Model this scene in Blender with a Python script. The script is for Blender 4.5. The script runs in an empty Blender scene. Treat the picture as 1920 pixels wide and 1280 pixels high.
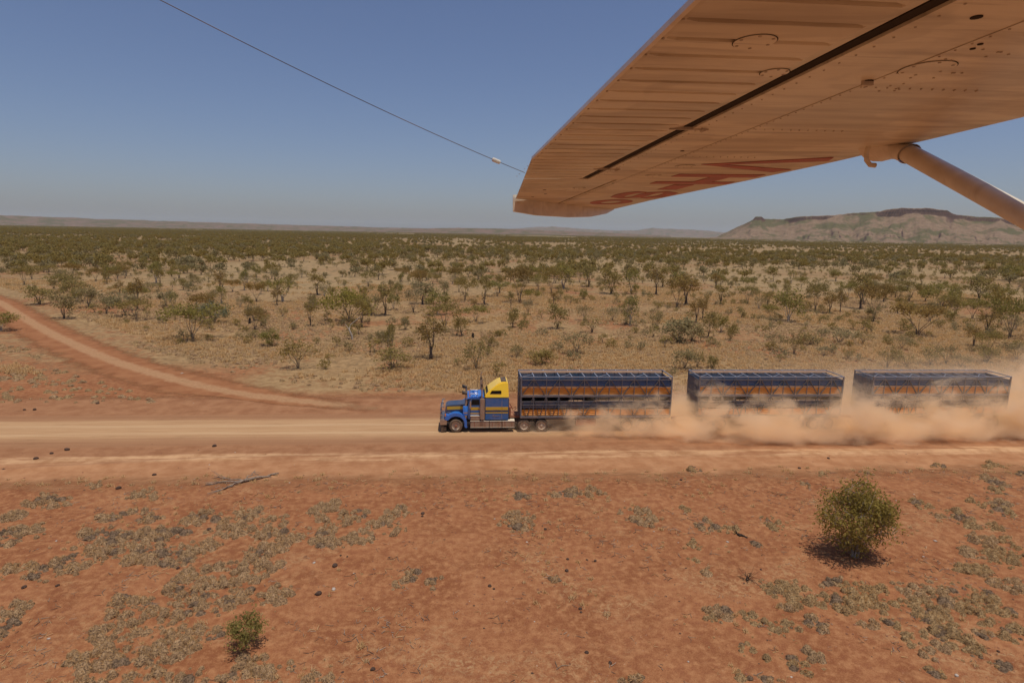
import bpy, math, random
import numpy as np
from mathutils import Matrix, Vector

random.seed(7)
rng = np.random.default_rng(7)
SC = bpy.context.scene
COL = SC.collection
R_ = math.radians

# ------------------------------------------------------------------ camera
F_PX, W_PX, H_PX = 1150.0, 1920.0, 1280.0
CAM_H = 15.3
YAW, PITCH, ROLL = R_(4.7), R_(9.96), R_(1.06)
fwd = np.array([math.sin(YAW) * math.cos(PITCH), math.cos(YAW) * math.cos(PITCH), -math.sin(PITCH)])
_r0 = np.array([math.cos(YAW), -math.sin(YAW), 0.0])
_u0 = np.cross(_r0, fwd)
c_right = math.cos(ROLL) * _r0 + math.sin(ROLL) * _u0
c_up = math.cos(ROLL) * _u0 - math.sin(ROLL) * _r0
CAM = np.array([0.0, 0.0, CAM_H])


def gp(px, py, z=0.0):
    """ground point that the photograph shows at a pixel (1920 x 1280)"""
    d = (px - 960) * c_right - (py - 640) * c_up + F_PX * fwd
    t = (z - CAM_H) / d[2]
    return CAM + t * d


def pj(p):
    v = np.asarray(p, float) - CAM
    z = v @ fwd
    return 960 + F_PX * (v @ c_right) / z, 640 - F_PX * (v @ c_up) / z


def az_of(px, py):
    d = (px - 960) * c_right - (py - 640) * c_up + F_PX * fwd
    return math.atan2(d[0], d[1]), math.atan2(d[2], math.hypot(d[0], d[1]))


cam_d = bpy.data.cameras.new('camera')
cam_d.sensor_width = 36.0
cam_d.lens = 36.0 * F_PX / W_PX
cam_d.clip_start = 0.05
cam_d.clip_end = 120000.0
cam = bpy.data.objects.new('camera', cam_d)
COL.objects.link(cam)
cam.matrix_world = Matrix((
    (c_right[0], c_up[0], -fwd[0], CAM[0]),
    (c_right[1], c_up[1], -fwd[1], CAM[1]),
    (c_right[2], c_up[2], -fwd[2], CAM[2]),
    (0, 0, 0, 1)))
SC.camera = cam

# ------------------------------------------------------------------ sky, sun, exposure
SUN_EL, SUN_AZ = R_(78), R_(150)         # azimuth clockwise from +Y
world = bpy.data.worlds.new('World')
SC.world = world
world.use_nodes = True
wn = world.node_tree
wn.nodes.clear()
w_out = wn.nodes.new('ShaderNodeOutputWorld')
w_bg = wn.nodes.new('ShaderNodeBackground')
w_sky = wn.nodes.new('ShaderNodeTexSky')
w_sky.sky_type = 'NISHITA'
w_sky.sun_disc = False
w_sky.sun_elevation = SUN_EL
w_sky.sun_rotation = SUN_AZ
w_sky.altitude = 200
w_sky.air_density = 1.0
w_sky.dust_density = 1.5
w_sky.ozone_density = 4.5
w_bg.inputs['Strength'].default_value = 0.092
w_wb = wn.nodes.new('ShaderNodeMix')          # camera white balance, the same over the whole sky
w_wb.data_type = 'RGBA'; w_wb.blend_type = 'MULTIPLY'
w_wb.inputs[0].default_value = 1.0
w_wb.inputs[7].default_value = (1.03, 0.96, 1.05, 1)
wn.links.new(w_sky.outputs[0], w_wb.inputs[6])
wn.links.new(w_wb.outputs[2], w_bg.inputs['Color'])
wn.links.new(w_bg.outputs[0], w_out.inputs['Surface'])

sun_d = bpy.data.lights.new('sun', 'SUN')
sun_d.energy = 4.3
sun_d.angle = R_(0.5)
sun_d.color = (1.0, 0.93, 0.82)
sun = bpy.data.objects.new('sun', sun_d)
COL.objects.link(sun)
sdir = Vector((math.sin(SUN_AZ) * math.cos(SUN_EL), math.cos(SUN_AZ) * math.cos(SUN_EL), math.sin(SUN_EL)))
sun.rotation_euler = sdir.to_track_quat('Z', 'Y').to_euler()
sun.location = (0, 0, 60)

SC.view_settings.view_transform = 'Standard'
SC.view_settings.look = 'None'
SC.view_settings.gamma = 1.0
SC.view_settings.use_curve_mapping = False
SC.view_settings.exposure = -0.28
SC.cycles.use_denoising = True
SC.cycles.volume_bounces = 6
SC.cycles.max_bounces = 10
SC.cycles.transparent_max_bounces = 12
SC.cycles.volume_max_steps = 256
SC.cycles.volume_step_rate = 1.0


# ------------------------------------------------------------------ helpers: meshes
def setp(o, label=None, cat=None, group=None, kind=None):
    if label: o['label'] = label
    if cat: o['category'] = cat
    if group: o['group'] = group
    if kind: o['kind'] = kind
    return o


def empty(name, loc=(0, 0, 0), rz=0.0):
    o = bpy.data.objects.new(name, None)
    o.empty_display_size = 0.3
    o.location = loc
    o.rotation_euler = (0, 0, rz)
    COL.objects.link(o)
    return o


def mesh_np(name, verts, faces, mats, smooth=False, mat_idx=None):
    """verts (n,3); faces: list of tuples or one ndarray of triangles / quads"""
    me = bpy.data.meshes.new(name)
    verts = np.asarray(verts, np.float32)
    if isinstance(faces, np.ndarray):
        k = faces.shape[1]
        me.vertices.add(len(verts))
        me.vertices.foreach_set('co', verts.ravel())
        me.loops.add(faces.size)
        me.loops.foreach_set('vertex_index', faces.astype(np.int32).ravel())
        me.polygons.add(len(faces))
        me.polygons.foreach_set('loop_start', np.arange(0, faces.size, k, dtype=np.int32))
        me.update(calc_edges=True)
    else:
        me.from_pydata([tuple(v) for v in verts], [], faces)
    for m in (mats if isinstance(mats, (list, tuple)) else [mats]):
        me.materials.append(m)
    if mat_idx is not None:
        me.polygons.foreach_set('material_index', np.asarray(mat_idx, np.int32))
    if smooth:
        me.polygons.foreach_set('use_smooth', np.ones(len(me.polygons), bool))
    me.update()
    return me


def link(name, me, parent=None, loc=None, rz=None):
    o = bpy.data.objects.new(name, me)
    COL.objects.link(o)
    if parent is not None:
        o.parent = parent
    if loc is not None:
        o.location = loc
    if rz is not None:
        o.rotation_euler = (0, 0, rz)
    return o


class MB:
    def __init__(self):
        self.v, self.f = [], []

    def add(self, vs, fs):
        b = len(self.v)
        self.v += [tuple(map(float, p)) for p in vs]
        self.f += [tuple(b + i for i in q) for q in fs]
        return self

    def box(self, x0, x1, y0, y1, z0, z1):
        vs = [(x, y, z) for x in (x0, x1) for y in (y0, y1) for z in (z0, z1)]
        return self.add(vs, [(0, 1, 3, 2), (4, 6, 7, 5), (0, 4, 5, 1), (2, 3, 7, 6), (0, 2, 6, 4), (1, 5, 7, 3)])

    def bar(self, p, q, w, h, up=(0, 0, 1)):
        p, q, up = Vector(p), Vector(q), Vector(up)
        d = (q - p).normalized()
        s = d.cross(up)
        if s.length < 1e-4:
            s = d.cross(Vector((1, 0, 0)))
        s.normalize()
        u = s.cross(d).normalized()
        vs = []
        for c in (p, q):
            for a, b in ((-1, -1), (1, -1), (1, 1), (-1, 1)):
                vs.append(c + s * (a * w / 2) + u * (b * h / 2))
        return self.add(vs, [(0, 3, 2, 1), (4, 5, 6, 7), (0, 1, 5, 4), (1, 2, 6, 5), (2, 3, 7, 6), (3, 0, 4, 7)])

    def tube(self, pts, r, n=8, caps=True):
        pts = [Vector(p) for p in pts]
        rs = r if isinstance(r, (list, tuple)) else [r] * len(pts)
        rings = []
        for i, p in enumerate(pts):
            d = (pts[min(i + 1, len(pts) - 1)] - pts[max(i - 1, 0)]).normalized()
            a = Vector((0, 0, 1)) if abs(d.z) < 0.9 else Vector((1, 0, 0))
            s = d.cross(a).normalized()
            u = s.cross(d).normalized()
            rings.append([p + (s * math.cos(2 * math.pi * k / n) + u * math.sin(2 * math.pi * k / n)) * rs[i] for k in range(n)])
        vs = [v for g in rings for v in g]
        fs = []
        for i in range(len(pts) - 1):
            for k in range(n):
                fs.append((i * n + k, i * n + (k + 1) % n, (i + 1) * n + (k + 1) % n, (i + 1) * n + k))
        if caps:
            fs.append(tuple(range(n - 1, -1, -1)))
            fs.append(tuple((len(pts) - 1) * n + k for k in range(n)))
        return self.add(vs, fs)

    def lathe_y(self, prof, c, n=20, caps=True):
        """prof: (r, y) profile turned about the Y axis through c"""
        vs, fs = [], []
        m = len(prof)
        for k in range(n):
            a = 2 * math.pi * k / n
            for r, y in prof:
                vs.append((c[0] + r * math.cos(a), c[1] + y, c[2] + r * math.sin(a)))
        for k in range(n):
            for i in range(m - 1):
                fs.append((k * m + i, k * m + i + 1, ((k + 1) % n) * m + i + 1, ((k + 1) % n) * m + i))
        if caps:
            fs.append(tuple(k * m for k in range(n)))
            fs.append(tuple(k * m + m - 1 for k in range(n - 1, -1, -1)))
        else:
            fs += [(k * m + m - 1, k * m, ((k + 1) % n) * m, ((k + 1) % n) * m + m - 1) for k in range(n)]
        return self.add(vs, fs)

    def prism_y(self, prof, y0, y1, prof1=None):
        """prof: (x, z) outline extruded from y0 to y1"""
        n = len(prof)
        p1 = prof1 or prof
        vs = [(x, y0, z) for x, z in prof] + [(x, y1, z) for x, z in p1]
        fs = [tuple(range(n)), tuple(range(2 * n - 1, n - 1, -1))]
        fs += [(i, n + i, n + (i + 1) % n, (i + 1) % n) for i in range(n)]
        return self.add(vs, fs)

    def build(self, name, mat, parent=None, smooth=False, bevel=0.0, seg=2):
        me = mesh_np(name, self.v, self.f, mat)
        import bmesh
        bm = bmesh.new()
        bm.from_mesh(me)
        bmesh.ops.recalc_face_normals(bm, faces=bm.faces)
        if bevel > 0:
            bmesh.ops.bevel(bm, geom=list(bm.edges), offset=bevel, segments=seg, affect='EDGES', clamp_overlap=True)
        bm.to_mesh(me)
        bm.free()
        if smooth:
            me.polygons.foreach_set('use_smooth', np.ones(len(me.polygons), bool))
            try:
                me.set_sharp_from_angle(angle=R_(40))
            except Exception:
                pass
        return link(name, me, parent)


def vnoise(x, y, seed=0):
    """smooth value noise in 0..1 on arrays"""
    x = np.asarray(x, float); y = np.asarray(y, float)
    xi = np.floor(x).astype(np.int64); yi = np.floor(y).astype(np.int64)
    fx = x - xi; fy = y - yi
    fx = fx * fx * (3 - 2 * fx); fy = fy * fy * (3 - 2 * fy)

    def hsh(a, b):
        h = (a * 374761393 + b * 668265263 + seed * 974711) & 0x7fffffff
        h = ((h ^ (h >> 13)) * 1274126177) & 0x7fffffff
        return ((h ^ (h >> 16)) & 0xffff) / 65535.0
    return (hsh(xi, yi) * (1 - fx) + hsh(xi + 1, yi) * fx) * (1 - fy) + (hsh(xi, yi + 1) * (1 - fx) + hsh(xi + 1, yi + 1) * fx) * fy


def fbm(x, y, seed=0, oct=4):
    s = 0; a = 0.5
    for i in range(oct):
        s = s + a * vnoise(np.asarray(x) * 2 ** i, np.asarray(y) * 2 ** i, seed + i * 17)
        a *= 0.5
    return s / (1 - 0.5 ** oct)


def sstep(a, b, x):
    t = np.clip((np.asarray(x, float) - a) / (b - a), 0, 1)
    return t * t * (3 - 2 * t)


# ------------------------------------------------------------------ helpers: materials
class NT:
    def __init__(self, name):
        self.m = bpy.data.materials.new(name)
        self.m.use_nodes = True
        self.t = self.m.node_tree
        self.t.nodes.clear()
        self.out = self.n('ShaderNodeOutputMaterial')

    def n(self, typ, **kw):
        nd = self.t.nodes.new(typ)
        for k, v in kw.items():
            setattr(nd, k, v)
        return nd

    def l(self, a, b):
        self.t.links.new(a, b)

    def put(self, sock, v):
        if hasattr(v, 'is_output') or isinstance(v, bpy.types.NodeSocket):
            self.l(v, sock)
        else:
            if sock.type == 'RGBA' and len(v) == 3:
                v = (*v, 1.0)
            sock.default_value = v

    def pos(self, scale=(1, 1, 1), obj=False, loc=(0, 0, 0)):
        if obj:
            s = self.n('ShaderNodeTexCoord').outputs['Object']
        else:
            s = self.n('ShaderNodeNewGeometry').outputs['Position']
        mp = self.n('ShaderNodeMapping')
        mp.inputs['Scale'].default_value = scale
        mp.inputs['Location'].default_value = loc
        self.l(s, mp.inputs['Vector'])
        return mp.outputs[0]

    def noise(self, vec, scale, detail=4, rough=0.55, dist=0.0):
        nd = self.n('ShaderNodeTexNoise')
        self.l(vec, nd.inputs['Vector'])
        nd.inputs['Scale'].default_value = scale
        nd.inputs['Detail'].default_value = detail
        nd.inputs['Roughness'].default_value = rough
        nd.inputs['Distortion'].default_value = dist
        return nd.outputs['Fac']

    def ramp(self, fac, a, b, lo=0.0, hi=1.0, smooth=True):
        nd = self.n('ShaderNodeMapRange')
        nd.interpolation_type = 'SMOOTHSTEP' if smooth else 'LINEAR'
        self.put(nd.inputs['Value'], fac)
        nd.inputs['From Min'].default_value = a
        nd.inputs['From Max'].default_value = b
        nd.inputs['To Min'].default_value = lo
        nd.inputs['To Max'].default_value = hi
        return nd.outputs[0]

    def math(self, op, a, b=0.0, c=None):
        nd = self.n('ShaderNodeMath', operation=op)
        self.put(nd.inputs[0], a)
        self.put(nd.inputs[1], b)
        if c is not None:
            self.put(nd.inputs[2], c)
        return nd.outputs[0]

    def mix(self, fac, a, b, blend='MIX'):
        nd = self.n('ShaderNodeMix', data_type='RGBA', blend_type=blend)
        self.put(nd.inputs[0], fac)
        self.put(nd.inputs[6], a)
        self.put(nd.inputs[7], b)
        return nd.outputs[2]

    def sep(self, vec):
        nd = self.n('ShaderNodeSeparateXYZ')
        self.l(vec, nd.inputs[0])
        return nd.outputs

    def bsdf(self, col, rough=0.6, metal=0.0, spec=0.5, normal=None, coat=0.0):
        nd = self.n('ShaderNodeBsdfPrincipled')
        self.put(nd.inputs['Base Color'], col)
        self.put(nd.inputs['Roughness'], rough)
        self.put(nd.inputs['Metallic'], metal)
        nd.inputs['Specular IOR Level'].default_value = spec
        if coat:
            nd.inputs['Coat Weight'].default_value = coat
            nd.inputs['Coat Roughness'].default_value = 0.15
        if normal is not None:
            self.l(normal, nd.inputs['Normal'])
        return nd

    def bump(self, h, strength=0.5, dist=0.05):
        nd = self.n('ShaderNodeBump')
        nd.inputs['Strength'].default_value = strength
        nd.inputs['Distance'].default_value = dist
        self.l(h, nd.inputs['Height'])
        return nd.outputs[0]

    def done(self, sh):
        self.l(sh.outputs[0] if hasattr(sh, 'outputs') else sh, self.out.inputs['Surface'])
        return self.m


DUST = (0.40, 0.24, 0.13)


def paint(name, col, rough=0.4, metal=0.0, dust=0.25, scale=1.5, coat=0.0, spec=0.5):
    """painted or bare metal with road dust lying over it in patches"""
    t = NT(name)
    p = t.pos(obj=True)
    n1 = t.noise(p, scale, 5, 0.6)
    n2 = t.noise(t.pos((1, 1, 4), obj=True), scale * 3, 3, 0.6)
    fac = t.math('MULTIPLY', t.ramp(t.math('ADD', n1, t.math('MULTIPLY', n2, 0.4)), 0.45, 0.95), dust * 1.6)
    c = t.mix(fac, col, DUST)
    r = t.mix(fac, (rough,) * 3, (0.85,) * 3)
    b = t.bsdf(c, 0.5, metal, spec, coat=coat)
    t.l(r, b.inputs['Roughness'])
    return t.done(b)


def simple(name, col, rough=0.7, metal=0.0, spec=0.4, var=0.25, scale=6.0):
    t = NT(name)
    n1 = t.noise(t.pos(obj=True), scale, 4, 0.6)
    c = t.mix(t.ramp(n1, 0.3, 0.7), tuple(x * (1 - var) for x in col), tuple(min(1, x * (1 + var)) for x in col))
    return t.done(t.bsdf(c, rough, metal, spec))


def leaf_mat(name, a, b, trans=0.3):
    trans = min(0.5, trans + 0.1) if trans >= 0.4 else trans
    t = NT(name)
    g = t.n('ShaderNodeNewGeometry')
    oi = t.n('ShaderNodeObjectInfo')
    c = t.mix(g.outputs['Random Per Island'], a, b)
    c = t.mix(t.math('MULTIPLY', oi.outputs['Random'], 0.55), c, tuple(x * y for x, y in zip(a, (1.35, 1.1, 0.8))))
    d = t.n('ShaderNodeBsdfDiffuse'); t.put(d.inputs['Color'], c)
    tr = t.n('ShaderNodeBsdfTranslucent'); t.put(tr.inputs['Color'], c)
    mx = t.n('ShaderNodeMixShader'); mx.inputs[0].default_value = trans
    t.l(d.outputs[0], mx.inputs[1]); t.l(tr.outputs[0], mx.inputs[2])
    return t.done(mx)


def ground_mat():
    t = NT('red_soil')
    P = t.n('ShaderNodeNewGeometry').outputs['Position']
    x, y, z = t.sep(P)
    big = t.noise(P, 0.045, 3, 0.5)
    mid = t.noise(P, 0.33, 5, 0.6, 0.6)
    fine = t.noise(P, 2.6, 6, 0.65)
    grit = t.noise(P, 14.0, 3, 0.7)
    red = t.mix(t.ramp(mid, 0.34, 0.66), (0.200, 0.073, 0.028), (0.278, 0.114, 0.048))
    red = t.mix(t.ramp(fine, 0.42, 0.72), red, (0.35, 0.165, 0.073))
    red = t.mix(t.math('MULTIPLY', t.ramp(fine, 0.52, 0.30), 0.6), red, (0.19, 0.065, 0.03))
    # thin straw and pale crust lying on the soil in drifts
    s1 = t.noise(t.pos((1, 1.4, 1), loc=(31, 7, 0)), 0.16, 5, 0.62, 0.8)
    s2 = t.noise(t.pos((1, 1, 1), loc=(5, 17, 0)), 3.4, 6, 0.75, 1.5)
    thin = t.math('MULTIPLY', t.ramp(s1, 0.50, 0.66), t.ramp(s2, 0.46, 0.62))
    near_c = t.mix(t.math('MULTIPLY', thin, 0.6), red, (0.40, 0.255, 0.125))
    speck = t.noise(P, 9.0, 2, 0.5)
    gr2 = t.noise(t.pos(loc=(13, 2, 0)), 22.0, 4, 0.75)
    near_c = t.mix(t.math('MULTIPLY', t.ramp(gr2, 0.50, 0.66), 0.4), near_c, (0.42, 0.20, 0.10))
    near_c = t.mix(t.math('MULTIPLY', t.ramp(gr2, 0.47, 0.33), 0.6), near_c, (0.155, 0.052, 0.025))
    near_c = t.mix(t.math('MULTIPLY', t.ramp(speck, 0.70, 0.78), 0.45), near_c, (0.46, 0.33, 0.24))
    near_c = t.mix(t.math('MULTIPLY', t.ramp(t.noise(t.pos(loc=(3, 9, 0)), 7.0, 3, 0.6), 0.32, 0.24), 0.55), near_c, (0.13, 0.055, 0.03))
    # beyond the road: straw-coloured dry grass over the same soil
    g1 = t.noise(t.pos((1, 0.8, 1)), 0.055, 5, 0.6, 0.7)
    g2 = t.noise(P, 0.9, 6, 0.7)
    straw = t.mix(t.ramp(g2, 0.35, 0.68), (0.225, 0.143, 0.066), (0.36, 0.24, 0.117))
    cover = t.math('MULTIPLY', t.ramp(t.math('ADD', g1, t.math('MULTIPLY', t.math('SUBTRACT', g2, 0.5), 0.5)), 0.34, 0.54), t.math('MULTIPLY', t.ramp(y, 55.5, 60.0), t.math('MAXIMUM', t.ramp(x, -26.0, -20.0), t.ramp(y, 64.0, 74.0))))
    c = t.mix(t.math('MULTIPLY', cover, 0.88), near_c, straw)
    # hummocks and tussocks too small to build one by one farther out
    tus = t.noise(t.pos((1, 0.75, 1), loc=(2, 6, 0)), 1.5, 4, 0.65)
    c = t.mix(t.math('MULTIPLY', t.math('MULTIPLY', t.ramp(tus, 0.50, 0.60), t.ramp(y, 58, 75)), 0.55), c, (0.115, 0.082, 0.042))
    # farther: paler open grass, then low scrub that hides the soil
    h1 = t.noise(t.pos((1, 0.6, 1), loc=(50, 0, 0)), 0.012, 4, 0.6, 0.8)
    pale = t.mix(t.ramp(g2, 0.3, 0.7), (0.25, 0.165, 0.082), (0.345, 0.238, 0.122))
    c = t.mix(t.math('MULTIPLY', t.ramp(y, 110, 190), t.ramp(h1, 0.36, 0.56)), c, pale)
    tus2 = t.noise(t.pos((1, 0.5, 1), loc=(22, 61, 0)), 0.35, 5, 0.7)
    c = t.mix(t.math('MULTIPLY', t.math('MULTIPLY', t.ramp(tus2, 0.50, 0.58), t.ramp(y, 110, 200)), 0.6), c, (0.135, 0.102, 0.05))
    scrub = t.mix(t.ramp(g2, 0.3, 0.7), (0.14, 0.115, 0.058), (0.21, 0.165, 0.085))
    h2 = t.noise(t.pos((1, 0.45, 1), loc=(11, 80, 0)), 0.004, 5, 0.65, 0.5)
    c = t.mix(t.math('MULTIPLY', t.ramp(y, 600, 2400), t.ramp(h2, 0.62, 0.40, 0.45, 0.95)), c, scrub)
    hgt = t.math('ADD', t.math('MULTIPLY', fine, 0.6), t.math('MULTIPLY', grit, 0.3))
    fade = t.ramp(y, 30, 160, 1.0, 0.25)
    nd = t.n('ShaderNodeBump'); nd.inputs['Distance'].default_value = 0.06
    t.l(hgt, nd.inputs['Height']); t.l(fade, nd.inputs['Strength'])
    return t.done(t.bsdf(c, 0.95, 0, 0.15, nd.outputs[0]))


def road_mat():
    t = NT('graded_dirt')
    P = t.n('ShaderNodeNewGeometry').outputs['Position']
    x, y, z = t.sep(P)
    streak = t.noise(t.pos((0.02, 1, 1)), 1.9, 5, 0.65)
    streak2 = t.noise(t.pos((0.035, 1, 1), loc=(9, 3, 0)), 6.0, 4, 0.6)
    mott = t.noise(P, 0.8, 6, 0.65)
    fine = t.noise(P, 5.0, 5, 0.7)
    yy = t.math('ADD', y, t.math('MULTIPLY', t.math('SUBTRACT', t.noise(t.pos((0.06, 0.35, 1)), 0.8, 4, 0.6), 0.5), 1.2))
    red = t.mix(t.ramp(mott, 0.3, 0.7), (0.24, 0.105, 0.048), (0.32, 0.158, 0.077))
    tan = t.mix(t.ramp(streak2, 0.35, 0.65), (0.37, 0.215, 0.108), (0.44, 0.27, 0.14))
    brown = t.mix(t.ramp(streak, 0.3, 0.7), (0.255, 0.125, 0.062), (0.31, 0.16, 0.08))
    pale = t.mix(t.ramp(mott, 0.3, 0.62), (0.34, 0.175, 0.082), (0.50, 0.295, 0.155))
    orange = t.mix(t.ramp(mott, 0.3, 0.7), (0.30, 0.135, 0.06), (0.40, 0.205, 0.10))

    def band(a, b, s):
        return t.math('MULTIPLY', t.ramp(yy, a - s, a + s), t.ramp(yy, b + s, b - s))
    c = red
    c = t.mix(band(33.0, 40.2, 0.9), c, orange)
    c = t.mix(band(43.4, 45.2, 0.5), c, brown)
    c = t.mix(t.math('MULTIPLY', band(44.9, 49.7, 0.75), t.ramp(streak, 0.25, 0.5, 0.6, 1.0)), c, tan)
    c = t.mix(t.math('MULTIPLY', band(49.6, 50.9, 0.3), 0.8), c, brown)
    wr = t.noise(t.pos((0.12, 1, 1), loc=(0, 40, 0)), 1.1, 4, 0.65)
    c = t.mix(t.math('MULTIPLY', band(40.1, 41.5, 0.3), t.ramp(wr, 0.36, 0.56)), c, pale)
    # wheel polished lanes
    for a in (45.9, 47.9):
        c = t.mix(t.math('MULTIPLY', band(a - 0.25, a + 0.25, 0.2), t.ramp(streak, 0.35, 0.6, 0.1, 0.55)), c, (0.50, 0.335, 0.19))
    c = t.mix(t.math('MULTIPLY', t.ramp(streak2, 0.56, 0.72), 0.35), c, (0.22, 0.11, 0.055))
    c = t.mix(t.math('MULTIPLY', t.ramp(fine, 0.6, 0.75), 0.3), c, (0.52, 0.36, 0.23))
    hgt = t.math('ADD', t.math('MULTIPLY', fine, 0.4), t.math('MULTIPLY', streak2, 0.8))
    b = t.bsdf(c, 0.95, 0, 0.15, t.bump(hgt, 0.6, 0.06))
    e = t.n('ShaderNodeAttribute', attribute_name='edge').outputs['Fac']
    alpha = t.ramp(t.math('ADD', e, t.math('MULTIPLY', t.math('SUBTRACT', t.noise(t.pos((0.4, 1, 1)), 0.7, 5, 0.65), 0.5), 1.1)), 0.25, 0.95)
    t.l(alpha, b.inputs['Alpha'])
    return t.done(b)


def track_mat():
    t = NT('track_dirt')
    P = t.n('ShaderNodeNewGeometry').outputs['Position']
    u = t.n('ShaderNodeAttribute', attribute_name='across').outputs['Fac']     # metres from the wheel strip
    en = t.n('ShaderNodeAttribute', attribute_name='edge').outputs['Fac']
    mott = t.noise(P, 0.5, 6, 0.65)
    fine = t.noise(P, 4.0, 5, 0.7)
    wob = t.math('MULTIPLY', t.math('SUBTRACT', t.noise(P, 0.9, 4, 0.6), 0.5), 1.3)
    uu = t.math('ADD', u, wob)
    red = t.mix(t.ramp(mott, 0.3, 0.7), (0.225, 0.088, 0.036), (0.305, 0.137, 0.06))
    pale = t.mix(t.ramp(fine, 0.3, 0.7), (0.30, 0.155, 0.075), (0.385, 0.22, 0.113))
    c = t.mix(t.ramp(uu, 1.15, 0.45), red, pale)
    c = t.mix(t.math('MULTIPLY', t.ramp(uu, 0.2, 0.0), 0.25), c, (0.30, 0.19, 0.09))
    b = t.bsdf(c, 0.95, 0, 0.15, t.bump(fine, 0.5, 0.05))
    alpha = t.ramp(t.math('ADD', en, t.math('MULTIPLY', t.math('SUBTRACT', t.noise(P, 0.55, 5, 0.65), 0.5), 1.2)), 0.25, 0.95)
    t.l(alpha, b.inputs['Alpha'])
    return t.done(b)


def rock_mat(name, kind='mesa'):
    t = NT(name)
    P = t.n('ShaderNodeNewGeometry').outputs['Position']
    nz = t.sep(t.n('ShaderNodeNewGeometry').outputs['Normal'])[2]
    n1 = t.noise(P, 0.004, 6, 0.65, 0.4)
    n2 = t.noise(P, 0.02, 6, 0.7)
    n3 = t.noise(P, 0.06, 4, 0.7)
    soil = t.mix(t.ramp(n2, 0.3, 0.7), (0.165, 0.108, 0.070), (0.240, 0.165, 0.108))
    if kind != 'mesa':
        soil = t.mix(t.ramp(n2, 0.3, 0.7), (0.15, 0.10, 0.075), (0.20, 0.13, 0.095))
    scrub = (0.085, 0.082, 0.036)
    c = t.mix(t.math('MULTIPLY', t.ramp(n1, 0.46, 0.58), 0.85), soil, scrub)
    c = t.mix(t.math('MULTIPLY', t.ramp(n3, 0.52, 0.66), 0.5), c, (0.10, 0.075, 0.045))
    if kind == 'mesa':
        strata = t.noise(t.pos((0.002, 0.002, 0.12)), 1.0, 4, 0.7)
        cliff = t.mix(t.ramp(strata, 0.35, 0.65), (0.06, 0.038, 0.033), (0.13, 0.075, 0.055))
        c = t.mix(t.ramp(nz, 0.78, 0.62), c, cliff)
    return t.done(t.bsdf(c, 0.95, 0, 0.1))


M = {}
M['soil'] = ground_mat()
M['road'] = road_mat()
M['track'] = track_mat()
M['mesa'] = rock_mat('mesa_rock')
M['range'] = rock_mat('range_rock', 'range')
M['blue'] = paint('blue_paint', (0.012, 0.115, 0.33), 0.28, 0, 0.12, coat=0.4)
M['bright_blue'] = paint('bright_blue_paint', (0.02, 0.16, 0.55), 0.22, 0, 0.05, coat=0.6)
M['yellow'] = paint('yellow_paint', (0.92, 0.58, 0.015), 0.28, 0, 0.03, coat=0.5)
M['gold'] = paint('gold_stripe', (0.62, 0.37, 0.03), 0.35, 0, 0.1)
M['navy'] = paint('navy_paint', (0.018, 0.045, 0.10), 0.3, 0, 0.10, coat=0.3)
M['chrome'] = paint('polished_steel', (0.62, 0.58, 0.54), 0.22, 1.0, 0.35)
M['alloy'] = paint('dusty_alloy', (0.50, 0.42, 0.34), 0.4, 0.85, 0.55)
M['trim'] = paint('pale_trim', (0.78, 0.68, 0.52), 0.4, 0.1, 0.1)
M['glass'] = simple('dark_glass', (0.008, 0.009, 0.011), 0.08, 0, 0.3, 0.1)
M['black'] = paint('black_parts', (0.015, 0.014, 0.013), 0.6, 0, 0.25)
M['rubber'] = paint('tyre_rubber', (0.035, 0.031, 0.027), 0.85, 0, 0.32)
M['rim'] = paint('wheel_rim', (0.62, 0.50, 0.36), 0.5, 0.1, 0.35)
M['rustred'] = paint('red_oxide', (0.25, 0.05, 0.025), 0.6, 0, 0.4)
M['orange_lens'] = simple('amber_lens', (0.75, 0.22, 0.03), 0.25, 0, 0.5, 0.1)
M['crate_frame'] = paint('crate_steel', (0.115, 0.13, 0.16), 0.5, 0.1, 0.25)
M['crate_brace'] = paint('crate_brace_steel', (0.06, 0.066, 0.08), 0.55, 0.1, 0.18)
M['crate_top'] = paint('crate_top_rail', (0.22, 0.28, 0.37), 0.4, 0.1, 0.2)
M['crate_blue'] = paint('crate_blue_sheet', (0.02, 0.09, 0.20), 0.4, 0, 0.10)
M['crate_grey'] = paint('crate_grey_sheet', (0.08, 0.112, 0.165), 0.5, 0, 0.2)
M['crate_orange'] = paint('crate_orange_sheet', (0.80, 0.31, 0.03), 0.45, 0, 0.14)
M['catwalk'] = paint('dusty_walkway', (0.22, 0.13, 0.085), 0.8, 0, 0.3)
M['bark'] = simple('bark', (0.15, 0.115, 0.085), 0.9, 0, 0.2, 0.5, 8)
M['pale_bark'] = simple('pale_bark', (0.36, 0.30, 0.24), 0.9, 0, 0.2, 0.35, 8)
M['dead_wood'] = simple('dead_wood', (0.24, 0.18, 0.135), 0.9, 0, 0.2, 0.4, 10)
M['char'] = simple('charred_wood', (0.035, 0.026, 0.021), 0.95, 0, 0.1, 0.4, 8)
M['stone_dark'] = simple('dark_dung', (0.075, 0.045, 0.033), 0.95, 0, 0.15, 0.5, 20)
M['stone_pale'] = simple('pale_quartz', (0.42, 0.35, 0.29), 0.85, 0, 0.3, 0.2, 20)
M['pebble'] = simple('ironstone_pebble', (0.20, 0.085, 0.05), 0.9, 0, 0.2, 0.4, 20)
M['leaf_olive'] = leaf_mat('leaf_olive', (0.250, 0.206, 0.075), (0.365, 0.285, 0.112), 0.4)
M['leaf_green'] = leaf_mat('leaf_green', (0.218, 0.200, 0.062), (0.340, 0.285, 0.100), 0.4)
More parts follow.
